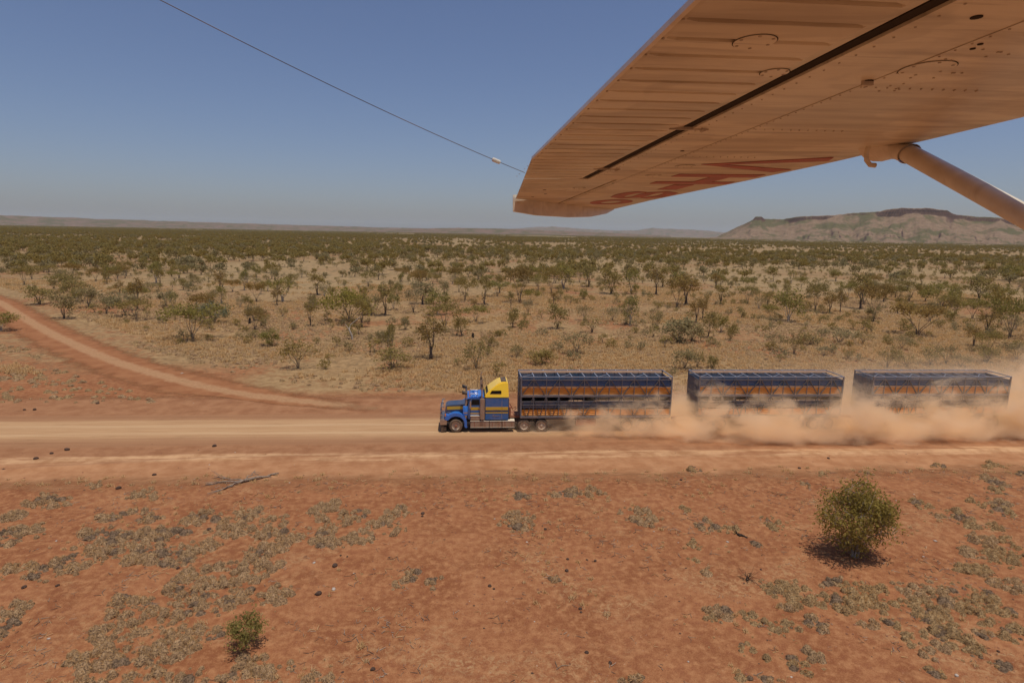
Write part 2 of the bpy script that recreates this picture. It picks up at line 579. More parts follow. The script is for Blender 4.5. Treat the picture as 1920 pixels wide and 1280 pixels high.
M['leaf_grey'] = leaf_mat('leaf_grey', (0.245, 0.212, 0.108), (0.360, 0.300, 0.160), 0.4)
M['leaf_rust'] = leaf_mat('leaf_rust', (0.250, 0.180, 0.066), (0.350, 0.240, 0.090), 0.4)
M['leaf_bright'] = leaf_mat('leaf_bright', (0.235, 0.215, 0.055), (0.350, 0.290, 0.085), 0.4)
M['leaf_pale'] = leaf_mat('leaf_pale', (0.20, 0.21, 0.125), (0.28, 0.28, 0.17), 0.4)
M['spinifex'] = leaf_mat('spinifex_blades', (0.42, 0.285, 0.145), (0.66, 0.465, 0.25), 0.3)
M['spinifex_green'] = leaf_mat('spinifex_green', (0.42, 0.275, 0.132), (0.65, 0.44, 0.23), 0.3)
def hummock_mat(name, a, b, d):
    t = NT(name)
    n1 = t.noise(t.pos(), 16.0, 4, 0.7)
    n2 = t.noise(t.pos(), 3.5, 3, 0.6)
    oi = t.n('ShaderNodeObjectInfo')
    c = t.mix(t.ramp(n2, 0.35, 0.65), a, b)
    c = t.mix(t.math('MULTIPLY', t.ramp(n1, 0.54, 0.42), 0.85), c, d)
    return t.done(t.bsdf(c, 0.95, 0, 0.1, t.bump(n1, 0.9, 0.06)))


M['hummock'] = hummock_mat('hummock_straw', (0.275, 0.168, 0.088), (0.42, 0.272, 0.148), (0.095, 0.058, 0.035))
M['hummock_dead'] = hummock_mat('hummock_dead', (0.185, 0.122, 0.076), (0.265, 0.177, 0.108), (0.085, 0.056, 0.038))
M['hummock_green'] = hummock_mat('hummock_olive', (0.265, 0.168, 0.080), (0.405, 0.268, 0.132), (0.095, 0.060, 0.033))
M['spinifex_dark'] = leaf_mat('spinifex_dead', (0.15, 0.108, 0.078), (0.24, 0.175, 0.125), 0.05)
M['grass_dry'] = leaf_mat('dry_grass_blades', (0.45, 0.315, 0.16), (0.66, 0.475, 0.265), 0.35)


# ------------------------------------------------------------------ ground
def gh(x, y):
    """height of the ground"""
    x = np.asarray(x, float); y = np.asarray(y, float)
    flat = 1 - sstep(36.5, 39, y)
    far = 1 - sstep(120, 400, y)
    h = (fbm(x * 0.12, y * 0.12, 3, 3) - 0.5) * 0.30 + (fbm(x * 0.7, y * 0.7, 9, 3) - 0.5) * 0.10
    return h * flat * far


def graded(a, b, fine, lo, hi, grow=1.09):
    """coordinates: fine steps in a..b, growing to lo and hi"""
    c = list(np.arange(a, b + fine / 2, fine))
    s = fine
    while c[-1] < hi:
        s *= grow
        c.append(min(hi, c[-1] + s))
    s = fine
    while c[0] > lo:
        s *= grow
        c.insert(0, max(lo, c[0] - s))
    return np.array(c)


gx = graded(-30, 36, 0.22, -45000, 45000, 1.085)
gy = graded(14, 38, 0.20, -3000, 60000, 1.05)
GX, GY = np.meshgrid(gx, gy)
GZ = gh(GX, GY)
nx, ny = len(gx), len(gy)
idx = np.arange(nx * ny).reshape(ny, nx)
gf = np.stack([idx[:-1, :-1], idx[:-1, 1:], idx[1:, 1:], idx[1:, :-1]], -1).reshape(-1, 4)
ground = link('ground', mesh_np('ground', np.stack([GX, GY, GZ], -1).reshape(-1, 3), gf, M['soil'], True))
setp(ground, kind='structure')


def strip(name, pts_grid, mat, attrs):
    ny_, nx_ = pts_grid.shape[:2]
    ii = np.arange(nx_ * ny_).reshape(ny_, nx_)
    ff = np.stack([ii[:-1, :-1], ii[:-1, 1:], ii[1:, 1:], ii[1:, :-1]], -1).reshape(-1, 4)
    me = mesh_np(name, pts_grid.reshape(-1, 3), ff, mat, True)
    for k, v in attrs.items():
        at = me.attributes.new(k, 'FLOAT', 'POINT')
        at.data.foreach_set('value', np.asarray(v, np.float32).ravel())
    return link(name, me)


# main road: a graded sheet with a low windrow of loose dirt along its near edge
rx = graded(-60, 75, 0.5, -900, 900, 1.06)
ry = np.concatenate([np.arange(34.0, 43, 0.16), np.arange(43, 58.7, 0.5)])
RX, RY = np.meshgrid(rx, ry)


def road_h(X, Y):
    wobble = (fbm(X * 0.05, X * 0 + 3, 21, 3) - 0.5) * 0.9 - sstep(-14, -34, X) * 1.9
    ridge = np.exp(-((Y - 40.8 - wobble) / 0.38) ** 2) * (0.05 + 0.13 * fbm(X * 0.7, Y * 1.2, 5, 3))
    edge = np.minimum(np.clip((Y - 34.0) / 4.6, 0, 1), np.clip((58.6 - Y) / 3.5, 0, 1))
    z = 0.022 + ridge + 0.05 * np.exp(-((Y - 47) / 3.0) ** 2) + (fbm(X * 0.15, Y * 1.5, 8, 3) - 0.5) * 0.02
    return np.maximum(z, 0.004) * sstep(0, 0.45, edge) + 0.004, edge


RZ, edge = road_h(RX, RY)
RZ = RZ + gh(RX, RY)
road = strip('dirt_road', np.stack([RX, RY, RZ], -1), M['road'], {'edge': edge})
setp(road, kind='structure')

# side track that curves away on the left
tk_px = [(-160, 520), (-70, 542), (0, 566), (32, 587), (63, 607), (105, 630), (148, 649), (211, 677), (267, 694), (367, 722), (467, 742), (567, 753), (640, 759), (730, 768), (830, 777), (920, 783)]
tk = np.array([gp(*p)[:2] for p in tk_px])
seg = np.r_[0, np.cumsum(np.linalg.norm(np.diff(tk, axis=0), axis=1))]
sN = np.linspace(0, seg[-1], 260)
tkx, tky = np.interp(sN, seg, tk[:, 0]), np.interp(sN, seg, tk[:, 1])
ker = np.ones(15) / 15
tkx = np.convolve(np.pad(tkx, 7, 'edge'), ker, 'valid'); tky = np.convolve(np.pad(tky, 7, 'edge'), ker, 'valid')
dx, dy = np.gradient(tkx), np.gradient(tky)
ln = np.hypot(dx, dy); nxv, nyv = -dy / ln, dx / ln
us = np.linspace(-8.0, 7.0, 31)
TX = tkx[None] + us[:, None] * nxv[None]; TY = tky[None] + us[:, None] * nyv[None]
AC = np.abs(us)[:, None] + 0 * TX
shr = sstep(60, 51, tky)[None]                       # narrows to the pale strip where it joins the road
wid = np.where(us[:, None] < 0, 5.2, 4.6) * (1 - shr) + 2.6 * shr
ED = np.clip((wid - np.abs(us[:, None])) / 3.0, 0, 1) * sstep(258, 235, np.arange(260))[None] * np.where(np.abs(us)[:, None] > 1.5, sstep(55.5, 58.5, TY), 1.0)
TZ = np.where(TY < 58.6, road_h(TX, TY)[0], 0.0) + gh(TX, TY) + 0.007
side_track = strip('side_track', np.stack([TX, TY, TZ], -1), M['track'], {'edge': ED, 'across': AC})
setp(side_track, kind='structure')


def track_dist(x, y):
    d = np.full(np.shape(x), 1e9)
    for i in range(0, 260, 4):
        d = np.minimum(d, np.hypot(x - tkx[i], y - tky[i]))
    return d


# ------------------------------------------------------------------ distant hills
def interp_px(tops, n):
    xs = np.linspace(tops[0][0], tops[-1][0], n)
    return xs, np.interp(xs, [p[0] for p in tops], [p[1] for p in tops])


def ridge_hill(name, tops, D, depth, seed, mat, kind='structure', n=240, m=26):
    xs, ys = interp_px(tops, n)
    V = np.zeros((m, n, 3))
    for i, (px, py) in enumerate(zip(xs, ys)):
        az, el = az_of(px, py)
        hh = CAM_H + D * math.tan(el)
        for j, t in enumerate(np.linspace(-1, 1, m)):
            r = D + t * depth
            prof = (math.cos(t * math.pi) * 0.5 + 0.5) ** 0.8
            V[j, i] = (r * math.sin(az), r * math.cos(az), hh * prof)
    no = fbm(V[..., 0] / (depth * 0.35), V[..., 1] / (depth * 0.35), seed, 5)
    t = np.linspace(-1, 1, m)[:, None]
    V[..., 2] *= 1 - 0.75 * np.clip(np.abs(t) * 2.2, 0, 1) * (no - 0.25) * (np.abs(t) > 0.02)
    V[..., 2] += (fbm(V[..., 0] / (depth * .1), V[..., 1] / (depth * .1), seed + 5, 4) - .5) * V[..., 2] * .18
    V[[0, -1], :, 2] = -8
    V[:, [0, -1], 2] = -8
    ii = np.arange(m * n).reshape(m, n)
    ff = np.stack([ii[:-1, :-1], ii[:-1, 1:], ii[1:, 1:], ii[1:, :-1]], -1).reshape(-1, 4)
    o = link(name, mesh_np(name, V.reshape(-1, 3), ff, mat, True))
    return setp(o, kind=kind)


ridge_hill('distant_range', [(-350, 396), (-150, 400), (0, 404), (60, 406), (130, 408), (210, 411), (300, 414), (380, 416.5), (470, 419), (560, 422), (640, 424), (720, 426.5), (800, 428), (900, 433), (990, 440)],
           17000, 2600, 3, M['range'])
ridge_hill('distant_range', [(640, 434), (720, 431.5), (790, 428.5), (860, 427), (930, 428.5), (1000, 431), (1080, 434), (1180, 438), (1260, 443)],
           11500, 1500, 8, M['range'])
ridge_hill('distant_range', [(900, 438), (950, 430), (1000, 426), (1040, 424.5), (1090, 429), (1140, 432), (1190, 432), (1225, 427.5), (1250, 429), (1290, 430), (1330, 433), (1380, 438), (1440, 444)],
           30000, 2500, 13, M['range'])


def build_mesa():
    tops = [(1318, 447), (1345, 444), (1380, 427), (1402, 417.5), (1412, 412), (1416, 407.5), (1428, 407), (1433, 411.5), (1470, 411.5), (1478, 410), (1500, 407.5), (1560, 405), (1600, 401), (1650, 398.5), (1660, 394.5), (1690, 392), (1740, 392),
            (1775, 396), (1790, 402), (1830, 406), (1870, 408), (1900, 412), (1950, 416), (2050, 420), (2150, 424), (2260, 436), (2330, 452)]
    n, m = 620, 205
    xs, ys = interp_px(tops, n)
    az = np.array([az_of(x, y)[0] for x, y in zip(xs, ys)])
    el = np.array([az_of(x, y)[1] for x, y in zip(xs, ys)])
    r = np.r_[np.linspace(5000, 6500, 70), np.linspace(6508, 7500, 110), np.linspace(7540, 9800, 25)]
    A, Rr = np.meshgrid(az, r)
    X, Y = Rr * np.sin(A), Rr * np.cos(A)
    u = A * 7000
    rc = 6950 + 520 * (fbm(u / 900, u * 0, 31, 3) - 0.5) + 260 * (fbm(u / 260, u * 0 + 4, 37, 3) - 0.5)
    top = np.maximum(CAM_H + 7050 * np.tan(el)[None] + 0 * A, 2)
    cl = np.interp(xs, [1318, 1400, 1412, 1416, 1430, 1436, 1475, 1480, 1545, 1580, 1640, 1662, 1790, 1800, 1950, 2330],
                   [0, 0, 10, 26, 26, 14, 14, 34, 34, 12, 18, 66, 40, 34, 40, 0])[None] * (0.75 + 0.6 * fbm(u / 130, u * 0, 51, 2)[None if u.ndim == 1 else slice(None)])
    cl = np.minimum(cl, top * 0.5)
    W = 1500 + 500 * (fbm(u / 700, u * 0 + 9, 41, 2) - 0.5)
    t = np.clip((Rr - (rc - W)) / W, 0, 1)
    gul = fbm(u / 150, Rr / 900, 61, 5)
    gul2 = fbm(u / 55 + Rr / 900, Rr / 420, 67, 4)
    tal = (top - cl) * (0.55 * t ** 1.35 + 0.45 * t ** 3.0)
    tal = tal - (gul - 0.35) * 230 * np.sin(np.clip(t, 0, 1) * math.pi) ** 0.9 * (top / 330) - (gul2 - .5) * 60 * np.sin(t * math.pi) * (top / 330)
    cf = np.clip((Rr - rc - 60 * (gul2 - .5)) / 10, 0, 1)
    spur = 1 - np.abs(2 * vnoise(u / 420 + 3, u * 0 + Rr / 5000, 83) - 1)
    spur = 0.65 * spur + 0.35 * (1 - np.abs(2 * vnoise(u / 160, Rr / 3000, 85) - 1))
    tal = tal * (1 - 0.55 * (1 - spur) * np.sin(np.clip(t, 0, 1) * math.pi) ** 0.7)
    Z = np.maximum(tal, 0) + cl * cf
    back = sstep(8600, 9800, Rr)
    Z = Z * (1 - back) - 8 * (t <= 0) - 8 * back
    Z = Z + (fbm(X / 60, Y / 60, 71, 4) - .5) * 12 * np.clip(t * 4, 0, 1) * (1 - cf) + (fbm(u / 40, Rr * 0, 77, 3) - .5) * 9 * cf
    Z[:, [0, -1]] = -8
    V = np.stack([X, Y, Z], -1)
    ii = np.arange(m * n).reshape(m, n)
    ff = np.stack([ii[:-1, :-1], ii[:-1, 1:], ii[1:, 1:], ii[1:, :-1]], -1).reshape(-1, 4)
    o = link('mesa', mesh_np('mesa', V.reshape(-1, 3), ff, M['mesa'], False))
    setp(o, kind='structure')


build_mesa()

# ------------------------------------------------------------------ air: haze over everything, dust behind the truck
def volume_box(name, x0, x1, y0, y1, z0, z1, mat):
    b = MB().box(x0, x1, y0, y1, z0, z1)
    o = b.build(name, mat)
    return setp(o, kind='stuff')


def haze_mat():
    t = NT('haze_air')
    v = t.n('ShaderNodeVolumePrincipled')
    v.inputs['Color'].default_value = (0.80, 0.90, 1.0, 1)
    v.inputs['Density'].default_value = 1.2e-5
    v.inputs['Anisotropy'].default_value = 0.2
    t.l(v.outputs[0], t.out.inputs['Volume'])
    return t.m


HAZE = True
if HAZE:
    volume_box('haze', -48000, 48000, -3500, 62000, -12, 900, haze_mat())


def dust_mat():
    t = NT('road_dust')
    P = t.n('ShaderNodeNewGeometry').outputs['Position']
    x, y, z = t.sep(P)
    warp = t.n('ShaderNodeTexNoise'); warp.inputs['Scale'].default_value = 0.35; warp.inputs['Detail'].default_value = 1
    t.l(P, warp.inputs['Vector'])
    wv = t.n('ShaderNodeVectorMath', operation='SCALE'); wv.inputs['Scale'].default_value = 2.2
    ws = t.n('ShaderNodeVectorMath', operation='SUBTRACT'); ws.inputs[1].default_value = (0.5, 0.5, 0.5)
    t.l(warp.outputs['Color'], ws.inputs[0]); t.l(ws.outputs[0], wv.inputs[0])
    pa = t.n('ShaderNodeVectorMath', operation='ADD'); t.l(P, pa.inputs[0]); t.l(wv.outputs[0], pa.inputs[1])
    mp = t.n('ShaderNodeMapping'); mp.inputs['Scale'].default_value = (0.55, 0.9, 1.0); t.l(pa.outputs[0], mp.inputs['Vector'])
    nz = t.n('ShaderNodeTexNoise'); nz.inputs['Scale'].default_value = 0.62; nz.inputs['Detail'].default_value = 5.5; nz.inputs['Roughness'].default_value = 0.58
    t.l(mp.outputs[0], nz.inputs['Vector'])
    n = nz.outputs['Fac']
    # top of the cloud rises away from the drive wheels
    top = t.math('ADD', t.ramp(x, 3.2, 14.0, 0.75, 2.5), t.math('ADD', t.ramp(x, 24.0, 44.0, 0.0, 0.5), t.ramp(x, 44.5, 60.0, 0.0, 2.6)))
    topn = t.math('MULTIPLY', top, t.ramp(n, 0.33, 0.67, 0.15, 1.75, False))
    hz = t.math('SUBTRACT', 1.0, t.math('DIVIDE', z, topn))
    body = t.ramp(hz, -0.05, 0.6)
    spread = t.ramp(x, 6.0, 26.0, 0.1, 2.6)
    ya = t.math('SUBTRACT', 44.9, spread)
    yn = t.math('ADD', y, t.math('MULTIPLY', t.math('SUBTRACT', n, 0.5), 3.0))
    side = t.math('MULTIPLY', t.ramp(t.math('SUBTRACT', yn, ya), -0.6, 1.1), t.ramp(yn, 53.0, 49.0))
    xs = t.math('MULTIPLY', t.ramp(x, 2.9, 9.5), t.ramp(x, 72.0, 60.0))
    d = t.math('MULTIPLY', t.math('MULTIPLY', body, side), xs)
    d = t.math('MULTIPLY', d, t.ramp(n, 0.38, 0.62, 0.10, 1.0))
    dens = t.math('MULTIPLY', d, 4.8)
    # thin veil hanging over the rear trailer
    veil = t.math('MULTIPLY', t.math('MULTIPLY', t.ramp(x, 18.0, 48.0, 0.0, 0.20), t.ramp(z, 6.4, 1.0)), t.ramp(n, 0.3, 0.65, 0.35, 1.0))
    veil = t.math('MULTIPLY', t.math('MULTIPLY', veil, t.ramp(yn, 41.5, 44.5)), t.math('MULTIPLY', t.ramp(yn, 57.0, 50.0), t.ramp(x, 73.0, 62.0)))
    dens = t.math('ADD', dens, veil)
    v = t.n('ShaderNodeVolumePrincipled')
    v.inputs['Color'].default_value = (0.965, 0.785, 0.555, 1)
    v.inputs['Anisotropy'].default_value = 0.15
    t.l(dens, v.inputs['Density'])
    t.l(v.outputs[0], t.out.inputs['Volume'])
    return t.m


volume_box('dust_cloud', 2.8, 74.0, 40.5, 58.0, 0.10, 6.6, dust_mat())

# ------------------------------------------------------------------ the road train
ROAD_Z = 0.075
TRUCK_Y = 46.95                       # centre line; near faces stand at y = 45.7


def wheel(parent, x, y, side, r=0.52, w=0.30, name='wheel', steer=False):
    """one wheel: tyre with rim and hub as sub-parts; side -1 = near side"""
    t = MB().lathe_y([(r * 0.58, -w / 2), (r * 0.9, -w / 2), (r * 0.985, -w * 0.36), (r, -w * 0.2), (r, w * 0.2), (r * 0.985, w * 0.36), (r * 0.9, w / 2), (r * 0.58, w / 2)], (x, y, r), 28, False)
    tyre = t.build(name, M['rubber'], parent, smooth=True)
    o = side * w / 2
    rm = MB().lathe_y([(0.02, o * 0.35), (r * 0.30, o * 0.45), (r * 0.48, o * 0.25), (r * 0.55, o * 0.9), (r * 0.62, o * 1.04), (r * 0.62, o * 0.7), (0.02, o * 0.1)], (x, y, r), 24)
    for k in range(10):
        a = 2 * math.pi * k / 10
        c = (x + math.cos(a) * r * 0.36, y + o * 0.45, r + math.sin(a) * r * 0.36)
        rm.tube([c, (c[0], c[1] + side * 0.05, c[2])], 0.022, 6)
    rm.build('rim', M['rim'], tyre, smooth=True)
    hb = MB().lathe_y([(0.0, o * 0.4), (r * 0.2, o * 0.4), (r * 0.2, o * (1.15 if steer else 0.75)), (r * 0.12, o * (1.3 if steer else 0.85)), (0.0, o * (1.3 if steer else 0.85))], (x, y, r), 16)
    hb.build('hub', M['rustred'] if steer else M['rim'], tyre, smooth=True)
    return tyre


def build_truck():
    root = empty('truck', (-1.72, TRUCK_Y, ROAD_Z))
    setp(root, 'blue and yellow bonneted road train prime mover with bull bar hauling three crates', 'truck')
    B = lambda mb, name, mat, bev=0.0, sm=False: mb.build(name, M[mat], root, smooth=sm, bevel=bev)
    # chassis
    ch = MB()
    for s in (-1, 1):
        ch.box(0.55, 8.3, s * 0.43 - 0.06, s * 0.43 + 0.06, 0.62, 0.95)
    for x in (0.8, 2.2, 3.6, 5.0, 6.4, 8.1):
        ch.box(x, x + 0.12, -0.37, 0.37, 0.66, 0.9)
    B(ch, 'chassis', 'black')
    B(MB().box(5.35, 7.9, -0.6, 0.6, 0.96, 1.16).box(6.3, 7.5, -0.5, 0.5, 1.16, 1.24), 'fifth_wheel', 'rustred', 0.03)
    # bull bar
    bb = MB()
    for y in (-1.0, -0.42, 0.42, 1.0):
        bb.tube([(0.12, y, 0.62), (0.05, y, 1.1), (0.07, y, 1.75), (0.16, y * 0.97, 2.02), (0.28, y * 0.95, 2.06)], 0.045, 8)
    for z, x in ((1.05, 0.05), (1.38, 0.055), (1.7, 0.065), (2.02, 0.16)):
        bb.tube([(x + 0.2, -1.2, z), (x, -1.08, z), (x, 1.08, z), (x + 0.2, 1.2, z)], 0.04, 8)
    B(bb, 'bull_bar', 'chrome', 0, True)
    B(MB().prism_y([(0.06, 0.62), (0.02, 0.72), (0.02, 1.0), (0.12, 1.04), (0.55, 1.04), (0.55, 0.62)], -1.24, 1.24), 'bumper', 'chrome', 0.02)
    B(MB().box(0.10, 0.34, -1.2, 1.2, 0.03, 0.60).box(0.30, 0.52, -1.18, -0.85, 0.08, 0.45), 'air_dam', 'black', 0.02)
    # bonnet with grille
    prof = [(0.52, 1.12), (0.50, 1.95), (0.60, 2.02), (2.16, 2.13), (2.16, 1.05), (0.60, 1.05)]
    B(MB().prism_y(prof, -0.72, 0.72), 'bonnet', 'navy', 0.05)
    gr = MB().box(0.44, 0.50, -0.62, 0.62, 1.1, 1.96)
    for k in range(9):
        gr.box(0.42, 0.445, -0.56, 0.56, 1.16 + k * 0.085, 1.20 + k * 0.085)
    B(gr, 'grille', 'chrome', 0.01)
    for s in (-1, 1):
        y0, y1 = sorted((s * 0.722, s * 0.734))
        B(MB().prism_y([(0.56, 1.68), (0.56, 1.93), (2.14, 1.97), (2.14, 1.73)], y0, y1), 'stripe', 'gold')
        B(MB().prism_y([(0.58, 1.44), (0.58, 1.50), (1.3, 1.40), (2.1, 1.42), (2.1, 1.35), (1.3, 1.33)], y0, y1), 'stripe', 'chrome')
    # mudguards over the steer wheels
    for s in (-1, 1):
        n = 14
        outer, inner = [], []
        for k in range(n + 1):
            a = R_(172 - k * (172 + 14) / n)
            outer.append((1.25 + 0.86 * math.cos(a), 0.72 + 0.84 * math.sin(a)))
            inner.append((1.25 + 0.66 * math.cos(a), 0.66 + 0.62 * math.sin(a)))
        outer = [(0.38, 0.96), (0.40, 1.22), (0.52, 1.42)] + outer[3:] + [(2.16, 0.36)]
        inner = [(0.62, 0.96)] + inner[2:] + [(1.96, 0.36)]
        B(MB().prism_y(outer + inner[::-1], s * 0.60, s * 1.24), 'mudguard', 'bright_blue', 0.03)
        B(MB().box(0.36, 0.41, *sorted((s * 0.78, s * 1.16)), 1.02, 1.24), 'headlight', 'glass', 0.015)
        B(MB().tube([(0.44, s * 1.2, 1.30), (0.44, s * 1.2, 1.50)], 0.05, 10), 'indicator', 'orange_lens')
        wheel(root, 1.25, s * 1.08, s, 0.525, 0.30, steer=True)
        for x in (6.55, 7.92):
            wheel(root, x, s * 1.10, s, 0.50, 0.28)
            wheel(root, x, s * 0.78, s, 0.50, 0.28)
    # cab
    cab = MB().prism_y([(2.16, 1.0), (2.16, 2.08), (2.34, 2.70), (3.46, 2.72), (3.46, 1.0)], -1.08, 1.08)
    B(cab, 'cab', 'blue', 0.05)
    B(MB().prism_y([(2.24, 2.62), (2.20, 2.70), (2.46, 2.80), (3.20, 2.83), (3.48, 2.78), (3.48, 2.70)], -1.05, 1.05), 'cab_roof', 'bright_blue', 0.04)
    B(MB().prism_y([(2.02, 2.58), (1.98, 2.66), (2.30, 2.74), (2.34, 2.66)], -1.1, 1.1), 'sun_visor', 'bright_blue', 0.015)
    B(MB().prism_y([(2.155, 2.10), (2.148, 2.12), (2.30, 2.60), (2.318, 2.58)], -0.95, 0.95), 'windscreen', 'glass')
    for s in (-1, 1):
        y = s * 1.085
        ya, yb = sorted((y, y + s * 0.03))
        d = B(MB().box(2.36, 3.12, ya, yb, 1.06, 2.66), 'door', 'blue', 0.02)
        yc, yd = sorted((y + s * 0.031, y + s * 0.036))
        MB().prism_y([(2.42, 2.16), (2.46, 2.60), (3.06, 2.60), (3.06, 2.16)], yc, yd).build('window', M['glass'], d)
        MB().box(2.95, 3.08, *sorted((y + s * 0.03, y + s * 0.07)), 1.92, 1.96).build('handle', M['chrome'], d)
        for z0, z1, m in ((1.76, 1.99, 'gold'), (1.45, 1.53, 'gold')):
            MB().box(2.37, 3.11, yc, yd, z0, z1).build('stripe', M[m], d)
        mi = MB().box(2.30, 2.42, *sorted((s * 1.32, s * 1.48)), 2.02, 2.50)
        mi.tube([(2.42, s * 1.1, 2.55), (2.36, s * 1.4, 2.56), (2.36, s * 1.4, 2.46)], 0.015, 6).tube([(2.42, s * 1.1, 1.95), (2.36, s * 1.4, 1.96), (2.36, s * 1.4, 2.04)], 0.015, 6)
        B(mi, 'mirror', 'chrome', 0.012)
        # air cleaner with snorkel
        ac = MB().tube([(1.98, s * 1.0, 1.34), (1.98, s * 1.0, 1.36), (1.98, s * 1.0, 2.0), (1.98, s * 1.0, 2.06)], [0.14, 0.20, 0.20, 0.15], 18)
        a = B(ac, 'air_cleaner', 'bright_blue', 0, True)
        MB().tube([(1.98, s * 1.0, 1.52), (1.98, s * 1.0, 1.60)], 0.208, 18).tube([(1.98, s * 1.0, 1.06), (1.98, s * 1.0, 1.34)], [0.12, 0.17], 14).build('band', M['chrome'], a, smooth=True)
        B(MB().tube([(2.0, s * 1.0, 2.05), (2.06, s * 1.0, 2.3), (2.06, s * 1.0, 2.85), (2.02, s * 1.0, 3.02)], 0.085, 12), 'intake_pipe', 'alloy', 0, True)
        B(MB().tube([(2.12, s * 1.0, 3.06), (1.92, s * 1.0, 3.10), (1.74, s * 1.0, 3.14), (1.72, s * 1.0, 3.14)], [0.11, 0.13, 0.15, 0.10], 12), 'intake_head', 'black', 0, True)
        # exhaust stack with perforated guard
        B(MB().prism_y([(3.10, 1.02), (3.10, 2.72), (3.46, 2.72), (3.46, 1.02)], *sorted((s * 1.12, s * 1.34))), 'exhaust_shield', 'alloy', 0.05)
        B(MB().tube([(3.24, s * 1.22, 2.70), (3.24, s * 1.22, 4.05), (3.30, s * 1.22, 4.22)], 0.062, 10), 'exhaust_stack', 'alloy', 0, True)
        B(MB().tube([(3.24, s * 1.22, 3.62), (3.24, s * 1.22, 3.86)], 0.075, 10), 'exhaust_clamp', 'black', 0, True)
        # toolbox step and fuel tanks along the skirt
        b = B(MB().box(2.38, 3.08, *sorted((s * 0.7, s * 1.22)), 0.96, 1.30), 'toolbox', 'alloy', 0.02)
        MB().box(2.36, 3.10, *sorted((s * 0.68, s * 1.24)), 1.302, 1.33).build('tread_plate', M['trim'], b)
        for x0, x1 in ((2.36, 3.82), (3.85, 4.80), (4.83, 5.80)):
            tk_ = B(MB().box(x0, x1, *sorted((s * 0.66, s * 1.24)), 0.40, 0.88), 'fuel_tank', 'alloy', 0.05)
            tr = MB().box(x0, x1, *sorted((s * 0.64, s * 1.26)), 0.885, 0.915).box(x0, x1, *sorted((s * 1.243, s * 1.262)), 0.385, 0.42)
            tr.build('trim', M['trim'], tk_)
            for xx in (x0 + (x1 - x0) * 0.22, x0 + (x1 - x0) * 0.78):
                MB().box(xx - 0.02, xx + 0.02, *sorted((s * 1.242, s * 1.256)), 0.42, 0.87).build('strap', M['rustred'], tk_)
    # sleeper with the yellow roof fairing
    sl = B(MB().box(3.50, 5.30, -1.22, 1.22, 1.0, 2.72), 'sleeper', 'blue', 0.03)
    for s in (-1, 1):
        ya, yb = sorted((s * 1.222, s * 1.232))
        for z0, z1 in ((1.78, 2.03), (1.53, 1.61)):
            MB().box(3.53, 5.27, ya, yb, z0, z1).build('stripe', M['gold'], sl)
        MB().box(3.53, 5.27, *sorted((s * 1.222, s * 1.229)), 1.625, 1.765).build('stripe', M['navy'], sl)
        MB().box(4.08, 4.62, *sorted((s * 1.222, s * 1.236)), 1.30, 1.32).box(4.1, 4.13, *sorted((s * 1.222, s * 1.25)), 1.34, 1.42).box(4.78, 4.80, ya, yb, 1.05, 2.68).box(4.12, 4.6, ya, yb, 1.79, 1.80).build('locker_seam', M['chrome'], sl)
    MB().box(5.302, 5.36, -1.0, 1.0, 1.1, 2.6).build('back_panel', M['black'], sl)
    base = [(3.46, 2.725), (3.46, 2.92), (3.80, 3.26), (4.40, 3.74), (4.72, 3.90), (5.08, 3.95), (5.26, 3.90), (5.33, 2.725)]
    fa = MB()
    n = len(base)
    half = [1.20 - 0.26 * max(0, (z - 2.9)) for x, z in base]
    vs = [(x, -h, z) for (x, z), h in zip(base, half)] + [(x, h, z) for (x, z), h in zip(base, half)]
    fa.add(vs, [tuple(range(n)), tuple(range(2 * n - 1, n - 1, -1))] + [(i, n + i, n + (i + 1) % n, (i + 1) % n) for i in range(n)])
    fr = B(fa, 'roof_fairing', 'yellow', 0.07)
    for s in (-1, 1):
        ya, yb = s * 1.175, s * 1.185
        win = MB().prism_y([(3.86, 3.06), (4.0, 3.30), (4.70, 3.31), (4.74, 3.26), (4.74, 3.07)], ya + s * -0.03, s * 1.165)
        win.build('window', M['glass'], fr)
        MB().box(3.55, 5.25, *sorted((s * 1.2, s * 1.214)), 2.70, 2.735).build('seam', M['navy'], fr)
    ws_ = MB().add([(3.40, -1.0, 2.84), (3.40, 1.0, 2.84), (3.72, 1.0, 3.20), (3.72, -1.0, 3.20), (3.47, -1.0, 2.80), (3.47, 1.0, 2.80), (3.79, 1.0, 3.16), (3.79, -1.0, 3.16)],
                   [(0, 1, 2, 3), (4, 7, 6, 5), (0, 4, 5, 1), (3, 2, 6, 7), (0, 3, 7, 4), (1, 5, 6, 2)])
    ws_.build('skylight', M['glass'], fr)
    MB().add([(4.74, -0.72, 3.93), (4.74, 0.78, 3.93), (5.14, 0.78, 3.965), (5.14, -0.80, 3.965), (4.74, -0.72, 3.85), (4.74, 0.78, 3.85), (5.14, 0.78, 3.88), (5.14, -0.80, 3.88)],
             [(0, 3, 2, 1), (4, 5, 6, 7), (0, 1, 5, 4), (3, 7, 6, 2), (0, 4, 7, 3), (1, 2, 6, 5)]).build('roof_vent', M['black'], fr)
    # horns, lamps and aerials on the roof
    for y in (-0.62, 0.62):
        B(MB().tube([(2.95, y, 2.92), (2.42, y, 2.92), (2.34, y, 2.92)], [0.02, 0.045, 0.075], 10), 'horn', 'chrome', 0, True)
    for y in (-0.9, -0.3, 0.3, 0.9):
        B(MB().box(2.26, 2.34, y - 0.05, y + 0.05, 2.78, 2.85), 'marker_lamp', 'orange_lens', 0.012)
    for y in (-0.25, 0.3):
        B(MB().box(2.5, 2.72, y - 0.09, y + 0.09, 2.84, 2.94), 'roof_box', 'bright_blue', 0.02)
